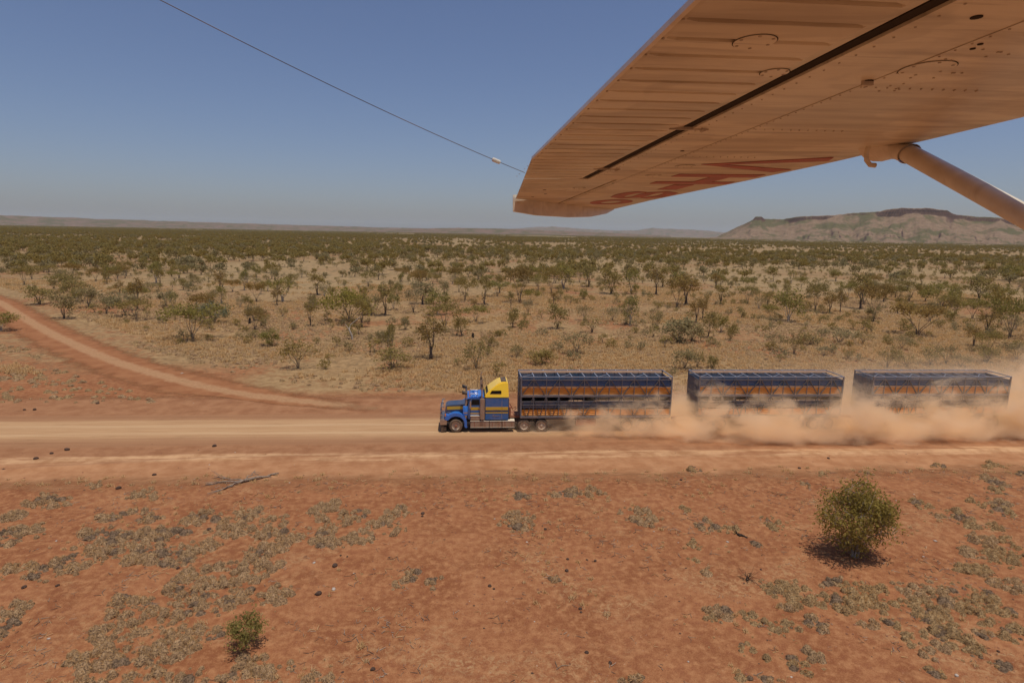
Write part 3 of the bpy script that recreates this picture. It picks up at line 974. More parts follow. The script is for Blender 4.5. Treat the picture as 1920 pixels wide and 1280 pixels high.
    for y, z in ((-1.0, 4.55), (1.0, 4.4)):
        B(MB().tube([(2.9, y, 2.8), (2.96, y, z)], 0.012, 6), 'aerial', 'black')
    B(MB().box(5.38, 5.52, -0.9, -0.4, 1.25, 1.9), 'deck_box', 'rustred', 0.02)
    for pts in ([(5.5, 0.3, 1.9), (5.75, 0.35, 1.45), (6.0, 0.3, 1.6)], [(5.5, 0.1, 1.8), (5.8, 0.05, 1.35), (6.05, 0.1, 1.55)]):
        B(MB().tube(pts, 0.03, 6), 'air_hose', 'rustred')
    return root


def build_trailer(first):
    """double deck stock crate, 12 m long; x runs back from its headboard"""
    root = empty('stock_trailer', (0, TRUCK_Y, ROAD_Z))
    B = lambda mb, name, mat, bev=0.0, sm=False: mb.build(name, M[mat], root, smooth=sm, bevel=bev)
    L, HW = 11.95, 1.25
    for s in (-1, 1):
        f = s * HW                       # outer face of posts
        y0, y1 = sorted((f, f - s * 0.05))
        for z, hgt, m in ((4.40, 0.07, 'crate_top'), (4.18, 0.05, 'crate_frame'), (3.58, 0.035, 'crate_frame'), (2.19, 0.035, 'crate_frame'), (2.45, 0.04, 'crate_frame')):
            B(MB().box(0, L, *sorted((f + s * 0.012, f - s * 0.05)), z - hgt / 2, z + hgt / 2), 'rail', m)
        B(MB().box(0, L, *sorted((f + s * 0.02, f - s * 0.09)), 2.80, 2.97), 'deck_beam', 'crate_frame', 0.01)
        B(MB().box(0, L, *sorted((f + s * 0.02, f - s * 0.09)), 1.12, 1.29), 'deck_beam', 'crate_frame', 0.01)
        # posts
        me = None
        for k in range(13):
            x = k * (L - 0.08) / 12
            wd = 0.10 if k in (0, 12) else 0.045
            p = MB().box(x, x + wd, *sorted((f + s * 0.006, f - s * 0.055)), 1.29, 4.365)
            B(p, 'post', 'crate_frame')
        # upper braces: six wide gables
        bay = L / 12
        for k in range(6):
            xa = (2 * k + 1) * bay
            for d in (-1, 1):
                p = MB().bar((xa + d * 0.10, f - s * 0.02, 4.12), (xa + d * (bay - 0.12), f - s * 0.02, 3.0), 0.05, 0.10, (0, s, 0))
                B(p, 'brace', 'crate_brace')
        # lower braces: narrow at the front, wide behind
        tri = [(k * bay, d * bay * 0.5) for k in (0, 1, 2, 3, 4) for d in (-1, 1) if not (k == 0 and d < 0)]
        tri += [(4 * bay + bay * 0.0, bay)] + [(k * bay, d * bay) for k in (6, 8, 10) for d in (-1, 1)] + [(12 * bay - 0.05, -bay)]
        tri = [q for q in tri if q != (4 * bay, bay * 0.5)]
        for xa, d in tri:
            p = MB().bar((xa + np.sign(d) * 0.03, f - s * 0.02, 2.78), (xa + d - np.sign(d) * 0.04, f - s * 0.02, 1.31), 0.04, 0.07, (0, s, 0))
            B(p, 'brace', 'crate_brace')
        # sheeting inside the frame
        i0 = f - s * 0.10
        for z0, z1, m in ((3.64, 3.84, 'crate_blue'), (3.85, 4.02, 'crate_blue'), (4.03, 4.14, 'crate_blue'),
                          (2.99, 3.12, 'crate_orange'), (3.13, 3.27, 'crate_orange'), (3.275, 3.41, 'crate_orange'), (3.42, 3.60, 'crate_orange'),
                          (1.90, 2.09, 'crate_grey'), (2.10, 2.27, 'crate_grey'), (2.28, 2.42, 'crate_grey'),
                          (1.30, 1.46, 'crate_orange'), (1.47, 1.62, 'crate_orange'), (1.63, 1.79, 'crate_orange')):
            zm = (z0 + z1) / 2
            o = s * 0.022
            pr = [(i0, z0), (i0, z0 + 0.03), (i0 + o, zm - 0.03), (i0 + o, zm + 0.03), (i0, z1 - 0.03), (i0, z1), (i0 - s * 0.02, z1), (i0 - s * 0.02, z0)]
            b = MB()
            n = len(pr)
            vs = [(0.06, y, z) for y, z in pr] + [(L - 0.06, y, z) for y, z in pr]
            b.add(vs, [tuple(range(n)), tuple(range(2 * n - 1, n - 1, -1))] + [(i, n + i, n + (i + 1) % n, (i + 1) % n) for i in range(n)])
            B(b, 'side_sheet', m)
    B(MB().box(0.08, 4.2, 1.12, 1.14, 1.8, 2.8).box(5.4, 6.4, 1.12, 1.14, 1.8, 2.8), 'gap_shade', 'black')  # black backing added as the shade below the upper deck
    # floors, roof bows, catwalk
    B(MB().box(0.06, L - 0.06, -1.14, 1.14, 2.82, 2.90), 'upper_floor', 'catwalk')
    B(MB().box(0.06, L - 0.06, -1.14, 1.14, 1.14, 1.22), 'lower_floor', 'catwalk')
    for k in range(13):
        x = k * (L - 0.06) / 12
        B(MB().box(x, x + 0.06, -1.20, 1.20, 4.37, 4.43), 'roof_bow', 'crate_top')
    for k in range(0, 12, 3):
        x = k * L / 12
        B(MB().bar((x + 0.05, -1.18, 4.40), (x + L / 12, -0.3, 4.40), 0.035, 0.035), 'roof_stay', 'crate_top')
    for y in (0.12, 0.44):
        B(MB().box(0.03, L - 0.4, y, y + 0.30, 4.435, 4.465), 'catwalk_plank', 'catwalk')
    # headboard and tailgate
    for x0, nm in ((0.0, 'headboard'), (L - 0.06, 'tailgate')):
        hb = B(MB().box(x0, x0 + 0.06, -1.18, 1.18, 2.98, 4.14), nm, 'crate_grey', 0.005)
        low = B(MB().box(x0, x0 + 0.06, -1.18, 1.18, 1.30, 2.78), nm, 'crate_grey', 0.005)
        xo = x0 - 0.02 if x0 == 0 else x0 + 0.06
        for p, za, zb in ((hb, 3.0, 4.12), (low, 1.32, 2.76)):
            for k in range(12):
                y = -1.1 + k * 0.195
                MB().box(xo, xo + 0.02, y, y + 0.09, za, zb).build('rib', M['crate_grey'], p)
        B(MB().box(x0 - 0.01, x0 + 0.07, -1.24, 1.24, 2.80, 2.97).box(x0 - 0.01, x0 + 0.07, -1.24, 1.24, 1.12, 1.29), 'end_beam', 'crate_frame', 0.01)
        for y in (-1.24, 1.16):
            B(MB().box(x0 - 0.012, x0 + 0.072, y, y + 0.08, 1.29, 4.44), 'corner_post', 'crate_frame')
    # ladder and hoses on the headboard
    ld = MB()
    for y in (-0.98, -0.62):
        ld.tube([(-0.14, y, 1.2), (-0.14, y, 4.3)], 0.018, 6)
    for k in range(10):
        ld.tube([(-0.14, -0.98, 1.35 + k * 0.3), (-0.14, -0.62, 1.35 + k * 0.3)], 0.015, 6)
    B(ld, 'ladder', 'crate_frame')
    # chassis and wheels
    ch = MB()
    for s in (-1, 1):
        ch.box(0.3, L - 0.2, s * 0.5 - 0.07, s * 0.5 + 0.07, 0.82, 1.12)
    for k in range(7):
        ch.box(0.5 + k * 1.8, 0.6 + k * 1.8, -1.1, 1.1, 0.98, 1.12)
    B(ch, 'chassis', 'black')
    xs = (8.5, 9.75, 11.0) if first else (0.75, 2.0, 8.5, 9.75, 11.0)
    for s in (-1, 1):
        for x in xs:
            wheel(root, x, s * 1.09, s, 0.50, 0.28)
        for x in (8.5, 9.75, 11.0):
            B(MB().prism_y([(x - 0.56, 1.02), (x - 0.5, 1.09), (x + 0.5, 1.09), (x + 0.56, 1.02)], *sorted((s * 0.92, s * 1.23))), 'mudguard', 'black')
        B(MB().box(4.4, 6.0, *sorted((s * 0.75, s * 1.2)), 0.45, 1.0), 'spare_box', 'rustred', 0.03)
        B(MB().box(11.86, 11.9, *sorted((s * 0.85, s * 1.05)), 0.95, 1.1), 'tail_lamp', 'rustred')
    if not first:
        B(MB().box(-1.6, 2.6, -0.12, 0.12, 0.62, 0.80).bar((-1.5, 0, 0.7), (0.5, -0.5, 0.72), 0.12, 0.12).bar((-1.5, 0, 0.7), (0.5, 0.5, 0.72), 0.12, 0.12), 'drawbar', 'rustred')
    return root


def children(o):
    return [c for c in list(bpy.data.objects) if c.parent == o]


def copy_tree(o, kids, parent=None):
    c = o.copy()
    COL.objects.link(c)
    if parent is not None:
        c.parent = parent
    for k in kids.get(o.name, []):
        copy_tree(k, kids, c)
    return c


def kid_map():
    m = {}
    for o in bpy.data.objects:
        if o.parent is not None:
            m.setdefault(o.parent.name, []).append(o)
    return m


build_truck()
TG = 'cattle crate trailers of the road train'
t1 = build_trailer(True)
t1.location.x = 4.50
setp(t1, 'front cattle crate trailer coupled right behind the yellow sleeper cab', 'trailer', TG)
t2 = build_trailer(False)
t2.location.x = 18.62
setp(t2, 'middle cattle crate trailer between the other two, half sunk in dust', 'trailer', TG)
km = kid_map()
t3 = copy_tree(t2, km)
t3.location.x = 33.05
setp(t3, 'rearmost cattle crate trailer, dulled by the thickest dust', 'trailer', TG)

# ------------------------------------------------------------------ the aeroplane wing overhead
S_c = np.array([-144., 165., 1150.]); S_c /= np.linalg.norm(S_c)
C_c = np.array([1., .025, 0.]); C_c[2] = -(C_c[0] * S_c[0] + C_c[1] * S_c[1]) / S_c[2]; C_c /= np.linalg.norm(C_c)
N_c = np.cross(C_c, S_c)
if N_c[1] < 0: N_c = -N_c
to_w = lambda v: v[0] * c_right + v[1] * c_up + v[2] * fwd
SW, CW, NW = to_w(S_c), to_w(C_c), to_w(N_c)
WH = 0.45                                  # wing underside above the eye


def wing_mats():
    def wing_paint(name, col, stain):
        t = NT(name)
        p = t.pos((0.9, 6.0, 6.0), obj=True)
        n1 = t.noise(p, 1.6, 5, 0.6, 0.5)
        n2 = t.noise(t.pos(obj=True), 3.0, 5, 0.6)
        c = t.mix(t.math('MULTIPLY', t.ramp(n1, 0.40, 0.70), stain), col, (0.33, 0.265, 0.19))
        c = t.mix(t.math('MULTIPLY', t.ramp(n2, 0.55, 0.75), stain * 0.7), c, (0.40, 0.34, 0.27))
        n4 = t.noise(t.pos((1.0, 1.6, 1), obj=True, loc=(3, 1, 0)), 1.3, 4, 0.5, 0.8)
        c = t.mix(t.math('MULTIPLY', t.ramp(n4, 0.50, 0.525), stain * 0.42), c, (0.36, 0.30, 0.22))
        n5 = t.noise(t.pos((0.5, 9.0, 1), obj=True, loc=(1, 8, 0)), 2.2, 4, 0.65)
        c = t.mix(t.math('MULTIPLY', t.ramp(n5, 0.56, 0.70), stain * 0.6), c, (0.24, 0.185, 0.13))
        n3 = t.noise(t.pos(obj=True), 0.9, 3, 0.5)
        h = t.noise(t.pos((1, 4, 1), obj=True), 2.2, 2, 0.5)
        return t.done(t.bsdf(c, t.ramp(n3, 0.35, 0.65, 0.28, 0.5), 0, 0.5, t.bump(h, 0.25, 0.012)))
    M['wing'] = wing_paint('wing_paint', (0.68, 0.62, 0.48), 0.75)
    M['wing_tip'] = wing_paint('wing_tip_paint', (0.70, 0.64, 0.52), 0.3)
    M['letter'] = simple('red_letter', (0.34, 0.05, 0.03), 0.45, 0, 0.4, 0.2)
    M['rivet'] = simple('rivet_heads', (0.40, 0.35, 0.28), 0.6, 0.2, 0.4, 0.2)
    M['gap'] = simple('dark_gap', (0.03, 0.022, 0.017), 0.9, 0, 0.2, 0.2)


wing_mats()


def build_wing():
    root = bpy.data.objects.new('aeroplane', None)
    root.empty_display_size = 0.3
    COL.objects.link(root)
    O = CAM + NW * WH
    root.matrix_world = Matrix(((CW[0], SW[0], NW[0], O[0]), (CW[1], SW[1], NW[1], O[1]), (CW[2], SW[2], NW[2], O[2]), (0, 0, 0, 1)))
    setp(root, 'pale underside of a high wing aeroplane with red letters, strut and aerial wire', 'aeroplane')
    # local axes: x forward along the chord, y outboard along the span, z up; z = 0 is the underside
    LEa = [(-1.6, 2.05), (1.0, 2.05), (2.0, 2.05), (2.8, 2.085), (3.77, 2.05), (4.36, 2.005), (5.2, 1.945), (5.86, 1.915), (6.55, 1.91)]
    TEa = [(-1.6, 0.478), (3.05, 0.478), (4.1, 0.578), (5.26, 0.687)]
    le = lambda a: float(np.interp(a, [q[0] for q in LEa], [q[1] for q in LEa]))
    te = lambda a: float(np.interp(a, [q[0] for q in TEa], [q[1] for q in TEa]))
    tipa = lambda b: 5.26 + (b - 0.687) * 1.03          # raked tip rib

    def skin_sec(a, bh):
        L = le(a)
        lo = [(bh, 0.0), (1.18, 0.0), (1.5, 0.0), (L - 0.30, 0.0), (L - 0.12, 0.0), (L - 0.025, 0.001), (L - 0.006, 0.010), (L, 0.025), (L + 0.002, 0.06), (L - 0.02, 0.11), (L - 0.12, 0.155), (L - 0.4, 0.185), (L - 0.8, 0.17), (bh - 0.16, 0.115), (bh - 0.16, 0.105), (bh, 0.11)]
        return lo
    for rngs, bh in ((np.r_[-1.6, 0, 0.6, 1.2, 1.8, 2.4, 3.0, 3.4, 3.86], 0.958), (np.r_[3.86, 4.2, 4.6, 5.0, 5.4, 5.75], 1.155)):
        secs = []
        for a in rngs:
            s_ = skin_sec(a, bh)
            if a == rngs[-1] and bh > 1.1:
                secs.append([(b, max(a, tipa(b)) if b > 0.9 else a, n) for b, n in s_])
            else:
                secs.append([(b, a, n) for b, n in s_])
        m = len(secs[0])
        mb = MB().add([p for s_ in secs for p in s_], [(i * m + k, i * m + (k + 1) % m, (i + 1) * m + (k + 1) % m, (i + 1) * m + k) for i in range(len(secs) - 1) for k in range(m)] + [tuple(range(m)), tuple((len(secs) - 1) * m + k for k in range(m - 1, -1, -1))])
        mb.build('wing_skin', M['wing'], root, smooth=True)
    # seam along the spar and panel joints: narrow proud lap strips
    mb = MB().box(1.176, 1.1768, -0.6, 5.72, -0.0016, 0.0)
    mb.build('spar_seam', M['rivet'], root)
    # flap with pressed beads
    pitch = 0.108
    bs = [0.0, 0.022, 0.05, 0.375, 0.405, 0.44]
    av = []
    k0 = np.arange(-0.5, 3.78, pitch)
    for c in k0:
        av += [c - 0.030, c - 0.011, c, c + 0.011, c + 0.030]
    av = sorted([-1.6] + av + [3.83])
    vs, fs = [], []
    for a in av:
        dmin = min(abs(a - c) for c in k0)
        for j, b in enumerate(bs):
            up = 0.030 if (dmin < 0.005) else (0.0 if dmin < 0.02 else 0.0)
            z = 0.010 + up if j in (2, 3) else 0.010
            if j == 5: z = 0.016
            if j == 0: z = 0.012
            vs.append((te(a) + b * (0.918 - te(a)) / 0.44, a, z - 0.010))
    nb = len(bs)
    for i in range(len(av) - 1):
        for j in range(nb - 1):
            q = (i * nb + j, i * nb + j + 1, (i + 1) * nb + j + 1, (i + 1) * nb + j)
            fs.append(q)
    base = len(vs)
    for a in av:
        vs += [(te(a), a, 0.006), (te(a) + 0.20, a, 0.05), (0.90, a, 0.075), (0.922, a, 0.04)]
    for i in range(len(av) - 1):
        p0, p1 = base + i * 4, base + (i + 1) * 4
        for j in range(3):
            fs.append((p0 + j, p1 + j, p1 + j + 1, p0 + j + 1))
        fs.append((i * nb, (i + 1) * nb, p1, p0))
        fs.append((i * nb + nb - 1, p0 + 3, p1 + 3, (i + 1) * nb + nb - 1))
    fl = MB().add(vs, fs)
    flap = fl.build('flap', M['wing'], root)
    e = MB().box(0.474, 0.486, -0.6, 3.03, -0.004, 0.008)
    e.build('trailing_edge', M['wing_tip'], flap)
    # aileron outboard of the flap, its skin beaded too
    av2 = []
    k1 = np.arange(3.90, 4.6, pitch)
    for c in k1:
        av2 += [c - 0.030, c - 0.012, c, c + 0.012, c + 0.030]
    av2 = sorted(av2 + [3.845, 4.8, 5.1, 5.25])
    vs, fs = [], []
    hb = [0.0, 0.02, 0.05, 0.34, 0.38, 0.555]
    for a in av2:
        dmin = min(abs(a - c) for c in k1)
        T = te(a)
        for j, b in enumerate(hb):
            up = 0.022 if dmin < 0.005 else 0.0
            x = T + b * (1.138 - T) / 0.56
            aa = min(a, 99) if a < 5.2 else max(a, tipa(x) - 0.01)
            vs.append((x, aa, up if j in (2, 3) else 0.0))
    for i in range(len(av2) - 1):
        for j in range(5):
            fs.append((i * 6 + j, i * 6 + j + 1, (i + 1) * 6 + j + 1, (i + 1) * 6 + j))
    base = len(vs)
    for i, a in enumerate(av2):
        T = te(a)
        for j, (x, z) in enumerate(((T, 0.006), (T + 0.3, 0.06), (1.12, 0.09), (1.138, 0.05))):
            aa = a if a < 5.2 else max(a, tipa(x) - 0.01)
            vs.append((x, aa, z))
    for i in range(len(av2) - 1):
        p0, p1 = base + i * 4, base + (i + 1) * 4
        for j in range(3):
            fs.append((p0 + j, p1 + j, p1 + j + 1, p0 + j + 1))
        fs.append((i * 6, (i + 1) * 6, p1, p0))
        fs.append((i * 6 + 5, p0 + 3, p1 + 3, (i + 1) * 6 + 5))
    for i in (0, len(av2) - 1):
        fs.append((i * 6, i * 6 + 5, base + i * 4 + 3, base + i * 4 + 2, base + i * 4 + 1, base + i * 4))
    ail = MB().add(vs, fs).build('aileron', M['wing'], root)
    for x, a in ((0.80, 4.50), (0.86, 4.80), (0.80, 5.06)):
        MB().tube([(x, a, -0.0015), (x, a, 0.002)], 0.012, 10).build('drain_hole', M['gap'], ail)
    # drooped tip
    tp = MB()
    prof = [(0.66, 0.03), (0.66, -0.10), (0.90, -0.118), (1.30, -0.112), (1.60, -0.09), (1.80, -0.05), (1.915, 0.0), (1.90, 0.10), (1.2, 0.13)]
    for off, sc in ((0.0, 1.0), (0.10, 0.98), (0.20, 0.9)):
        for b, n in prof:
            bb = 1.25 + (b - 1.25) * sc
            tp.v.append((bb, tipa(bb) + off, n * (1.0 if off < 0.15 else 0.8)))
    m = len(prof)
    tp.f += [(i * m + k, i * m + (k + 1) % m, (i + 1) * m + (k + 1) % m, (i + 1) * m + k) for i in range(2) for k in range(m)]
    tp.f += [tuple(range(m)), tuple(2 * m + k for k in range(m - 1, -1, -1))]
    tp.build('wing_tip', M['wing_tip'], root, smooth=True)
    MB().box(0.9245, 0.9555, -1.6, 3.83, 0.006, 0.10).build('slot_shade', M['gap'], root)  # dark filler box standing in for shade inside the unpainted flap slot
    # hinge brackets in the flap slot
    for a in (2.264, 3.37):
        MB().box(0.87, 1.02, a - 0.004, a + 0.004, -0.004, 0.03).tube([(1.0, a - 0.014, -0.003), (1.0, a + 0.014, -0.003)], 0.008, 8).build('hinge_bracket', M['rivet'], root)
    # inspection covers with screws
    for x, a, r in ((1.235, 1.478, 0.062), (1.33, 3.22, 0.05), (1.30, 3.62, 0.045), (0.70, 1.335, 0.045), (0.87, 1.55, 0.035), (1.02, 4.35, 0.045)):
        n = 28
        rim = MB()
        for k in range(n):
            p = [(x + rr * math.cos(2 * math.pi * kk / n), a + rr * math.sin(2 * math.pi * kk / n)) for kk in (k, k + 1) for rr in (r, r + 0.0022)]
            rim.add([(p[0][0], p[0][1], -0.001), (p[1][0], p[1][1], -0.001), (p[3][0], p[3][1], -0.001), (p[2][0], p[2][1], -0.001)], [(0, 1, 2, 3)])
        pan = MB().tube([(x, a, -0.0022), (x, a, 0.001)], r, n).build('inspection_cover', M['wing'], root)
        rim.build('cover_rim', M['gap'], pan)
        sc_ = MB()
        for k in range(6):
            t_ = 2 * math.pi * k / 6 + 0.3
            sc_.tube([(x + math.cos(t_) * r * 0.85, a + math.sin(t_) * r * 0.85, -0.0034), (x + math.cos(t_) * r * 0.85, a + math.sin(t_) * r * 0.85, -0.002)], 0.0038, 8)
        s_o = sc_.build('screws', M['rivet'], pan)
        s_o['kind'] = 'stuff'
    for x, a, r in ((1.063, 1.157, 0.011), (1.166, 1.601, 0.014), (1.12, 2.75, 0.009), (1.178, 4.05, 0.008), (1.21, 1.30, 0.006), (1.22, 1.33, 0.006)):
        MB().tube([(x, a, -0.0018), (x, a, 0.002)], r, 12).build('drain_hole', M['gap'], root)
    MB().box(1.15, 1.18, 1.596, 1.606, -0.012, 0.0).build('drain_cock', M['rivet'], root)
    # rows of rivets: too small and many to pick apart
    rv = MB()
    rr_ = random.Random(3)
    rows = [(1.19, 0.4, 5.6, 0.045), (0.985, 0.5, 3.8, 0.06)]
    for x, a0, a1, st in rows:
        for a in np.arange(a0, a1, st):
            rv.tube([(x, a, -0.0018), (x, a, 0.0005)], 0.0026, 6)
    for a in (1.66, 1.18, 2.25, 2.9):
        for x in np.arange(1.2, 1.55, 0.035):
            rv.tube([(x, a + (x - 1.2) * 0.02, -0.0018), (x, a, 0.0005)], 0.0026, 6)
    for k in range(20):
        x, a = rr_.uniform(1.2, 1.36), rr_.uniform(1.32, 1.72)
        rv.tube([(x, a, -0.0018), (x, a, 0.0005)], 0.0032, 6)
    for c in list(k0[8:]):
        x = 0.493
        rv.tube([(x, c, -0.0022), (x, c, 0.0005)], 0.0036, 6)
    setp(rv.build('rivets', M['rivet'], root), kind='stuff')
    # red registration letters, tops to the leading edge, read from root to tip
    Z0, Z1 = -0.0032, -0.0012
    top, bot = 1.965, 1.43

    def quad_strip(pl, w):
        mb_ = MB()
        P = [Vector((p[0], p[1], 0)) for p in pl]
        L_, R2 = [], []
        for i, p in enumerate(P):
            d = (P[min(i + 1, len(P) - 1)] - P[max(i - 1, 0)]).normalized()
            nn = Vector((-d.y, d.x, 0)) * w / 2
            L_.append(p + nn); R2.append(p - nn)
        vs_ = [(p.x, p.y, z) for z in (Z0, Z1) for p in L_ + R2]
        n_ = len(P)
        fs_ = []
        for i in range(n_ - 1):
            fs_.append((i, i + 1, n_ + i + 1, n_ + i))
            o = 2 * n_
            fs_.append((o + i, o + n_ + i, o + n_ + i + 1, o + i + 1))
            fs_.append((i, o + i, o + i + 1, i + 1))
            fs_.append((n_ + i, n_ + i + 1, o + n_ + i + 1, o + n_ + i))
        fs_ += [(0, n_, 3 * n_, 2 * n_), (n_ - 1, 3 * n_ - 1, 4 * n_ - 1, 2 * n_ - 1)]
        return mb_.add(vs_, fs_)
    sw = 0.125
    v = quad_strip([(top, 2.93), (bot + 0.02, 3.15), (top, 3.37)], sw)
    v.build('letter_v', M['letter'], root)
    h_ = MB().box(bot, top, 3.545, 3.545 + sw, Z0, Z1).box(bot, top, 3.925, 3.925 + sw, Z0, Z1).box(1.68, 1.68 + sw, 3.545 + sw, 3.925, Z0, Z1)
    h_.build('letter_h', M['letter'], root)
    MB().box(1.62, 1.76, 4.10, 4.42, Z0, Z1).build('hyphen', M['letter'], root)
    arc = lambda cb, ca, rb, ra, a0, a1, n=12: [(cb + rb * math.cos(R_(a0 + (a1 - a0) * k / n)), ca + ra * math.sin(R_(a0 + (a1 - a0) * k / n))) for k in range(n + 1)]
    hb_ = (top - bot) / 4
    s_pts = [(top - 0.13, 5.13)] + arc(top - hb_ - 0.03, 4.86, hb_ - 0.03, 0.25, 50, -180, 12)[1:] + arc(bot + hb_ + 0.03, 4.86, hb_ - 0.03, 0.25, 0, 230, 12)[1:] + [(bot + 0.13, 4.59)]
    top = 1.90
    s_pts = [(top - 0.14, 5.12), (top - 0.07, 5.03), (top - 0.05, 4.86), (top - 0.07, 4.69), (top - 0.15, 4.61), (top - 0.24, 4.68), ((top + bot) / 2, 4.86), (bot + 0.24, 5.04), (bot + 0.15, 5.11), (bot + 0.07, 5.03), (bot + 0.05, 4.86), (bot + 0.07, 4.69), (bot + 0.14, 4.60)]
    quad_strip(s_pts, sw * 0.85).build('letter_s', M['letter'], root)
    o_pts = arc((top + bot) / 2 - 0.065, 5.55, (top - bot) / 2 - 0.10, 0.21, 0, 360, 26)
    quad_strip(o_pts, sw * 0.8).build('letter_o', M['letter'], root)
    # strut with its cuff
    A = Vector((2.02, 2.60, 0.02)); D = Vector((2.02, 0.20, -1.245))
    ns = 18
    st = MB()
    d = (D - A).normalized()
    sx = Vector((1, 0, 0)); su = d.cross(sx).normalized()
    for p in (A, A + (D - A) * 0.33, A + (D - A) * 0.66, D):
        for k in range(ns):
            a = 2 * math.pi * k / ns
            st.v.append(tuple(p + sx * (0.046 * math.cos(a)) + su * (0.036 * math.sin(a))))
    st.f += [(i * ns + k, i * ns + (k + 1) % ns, (i + 1) * ns + (k + 1) % ns, (i + 1) * ns + k) for i in range(3) for k in range(ns)] + [tuple(range(ns)), tuple(3 * ns + k for k in range(ns - 1, -1, -1))]
    st.build('strut', M['wing_tip'], root, smooth=True)
    cu = MB()
    for p, kx, ku in ((A + d * 0.14, 0.051, 0.041), (A + d * 0.085, 0.053, 0.044), (A + d * 0.035, 0.070, 0.058), (A - d * 0.01, 0.10, 0.08), (A - d * 0.03, 0.13, 0.095)):
        for k in range(ns):
            a = 2 * math.pi * k / ns
            q = p + sx * (kx * math.cos(a)) + su * (ku * math.sin(a))
            cu.v.append((q.x, q.y, min(q.z, 0.004)))
    cu.f += [(i * ns + k, i * ns + (k + 1) % ns, (i + 1) * ns + (k + 1) % ns, (i + 1) * ns + k) for i in range(4) for k in range(ns)]
    cu.build('strut_cuff', M['wing_tip'], root, smooth=True)
    sm = MB().tube([tuple(A + d * 0.139 + sx * (0.052 * math.cos(2 * math.pi * k / 20)) + su * (0.042 * math.sin(2 * math.pi * k / 20))) for k in range(21)], 0.0018, 6)
    sm.build('cuff_seam', M['rivet'], root)
    MB().tube([(1.90, 2.575, 0.0), (1.893, 2.575, -0.03), (1.896, 2.575, -0.058), (1.915, 2.575, -0.078), (1.94, 2.575, -0.08)], 0.0105, 10).build('vent_tube', M['wing'], root, smooth=True)
    # high-frequency aerial wire back to the tail, with its insulator
    P0 = Vector((0.60, 4.10, 0.06))
    cl = lambda px, py, dd: np.array([(px - 960) / F_PX * dd, -(py - 640) / F_PX * dd, dd])

    def loc(v3):
        return Vector((v3 @ C_c, v3 @ S_c, v3 @ N_c - WH))
    w0, w1, w2 = loc(cl(984, 324, 4.45)), loc(cl(640, 161, 3.6)), loc(cl(296, -2, 2.95))
    pts = []
    for k in range(25):
        t_ = k / 24 * 1.25
        p = w0 * (1 - t_) + w2 * t_
        p.z -= 0.028 * 4 * t_ * (1 - t_) * (1 if t_ < 1 else 0)
        pts.append(p)
    wire = MB().tube([tuple(p) for p in pts], 0.0021, 6).build('aerial_wire', M['black'], root)
    tA = 0.098; tB = 0.128
    pt = lambda t_: w0 * (1 - t_) + w2 * t_ - Vector((0, 0, 0.028 * 4 * t_ * (1 - t_)))
    MB().tube([tuple(pt(tA)), tuple(pt(tA + 0.003)), tuple(pt(tB - 0.003)), tuple(pt(tB))], [0.006, 0.014, 0.014, 0.006], 10).build('insulator', M['wing_tip'], wire, smooth=True)


build_wing()

# ------------------------------------------------------------------ plants
def tube_np(V, F, pts, rad, n=5):
    """append a tapered tube to vertex / face lists"""
    pts = np.asarray(pts, float)
    b0 = len(V)
    for i, p in enumerate(pts):
        d = pts[min(i + 1, len(pts) - 1)] - pts[max(i - 1, 0)]
        d = d / (np.linalg.norm(d) + 1e-9)
        a = np.array([0, 0, 1.]) if abs(d[2]) < 0.9 else np.array([1., 0, 0])
        s = np.cross(d, a); s /= np.linalg.norm(s)
        u = np.cross(s, d)
        for k in range(n):
            t = 2 * math.pi * k / n
            V.append(p + (s * math.cos(t) + u * math.sin(t)) * rad[i])
    for i in range(len(pts) - 1):
        for k in range(n):
            F.append((b0 + i * n + k, b0 + i * n + (k + 1) % n, b0 + (i + 1) * n + (k + 1) % n, b0 + (i + 1) * n + k))


def leaves_np(r, cents, per, size, spread, droop=0.0, flat=0.6):
    """triangular leaf sprays round cluster centres"""
    n = len(cents) * per
    c = np.repeat(cents, per, 0)
    off = r.normal(0, 1, (n, 3)) * np.array([spread, spread, spread * flat])
    c = c + off
    u = r.normal(0, 1, (n, 3)); u /= np.linalg.norm(u, axis=1)[:, None]
    w = r.normal(0, 1, (n, 3)); w[:, 2] -= droop
    w -= (w * u).sum(1)[:, None] * u
    w /= np.linalg.norm(w, axis=1)[:, None] + 1e-9
    s = size * r.uniform(0.55, 1.35, (n, 1))
    V = np.stack([c - u * s * 0.32, c + u * s * 0.32, c + w * s], 1).reshape(-1, 3)
    F = np.arange(3 * n).reshape(n, 3)
    return V, F


KIND = dict(
    #          H    W    lo    nst spread ncl per  size  clr  flat
    umbrella=(5.2, 7.2, 0.36, 5, 0.50, 70, 16, 0.30, 0.40, 0.5),
    slender=(6.0, 3.6, 0.18, 4, 0.35, 56, 13, 0.28, 0.32, 0.8),
    bushy=(4.2, 3.8, 0.06, 7, 0.5, 66, 14, 0.26, 0.32, 0.8),
    wispy=(3.2, 4.0, 0.22, 10, 0.60, 70, 9, 0.20, 0.30, 0.8),
    round=(2.6, 2.6, 0.02, 8, 0.55, 56, 18, 0.20, 0.24, 0.8),
    broad=(5.0, 7.5, 0.12, 6, 0.55, 90, 18, 0.30, 0.42, 0.7),
)


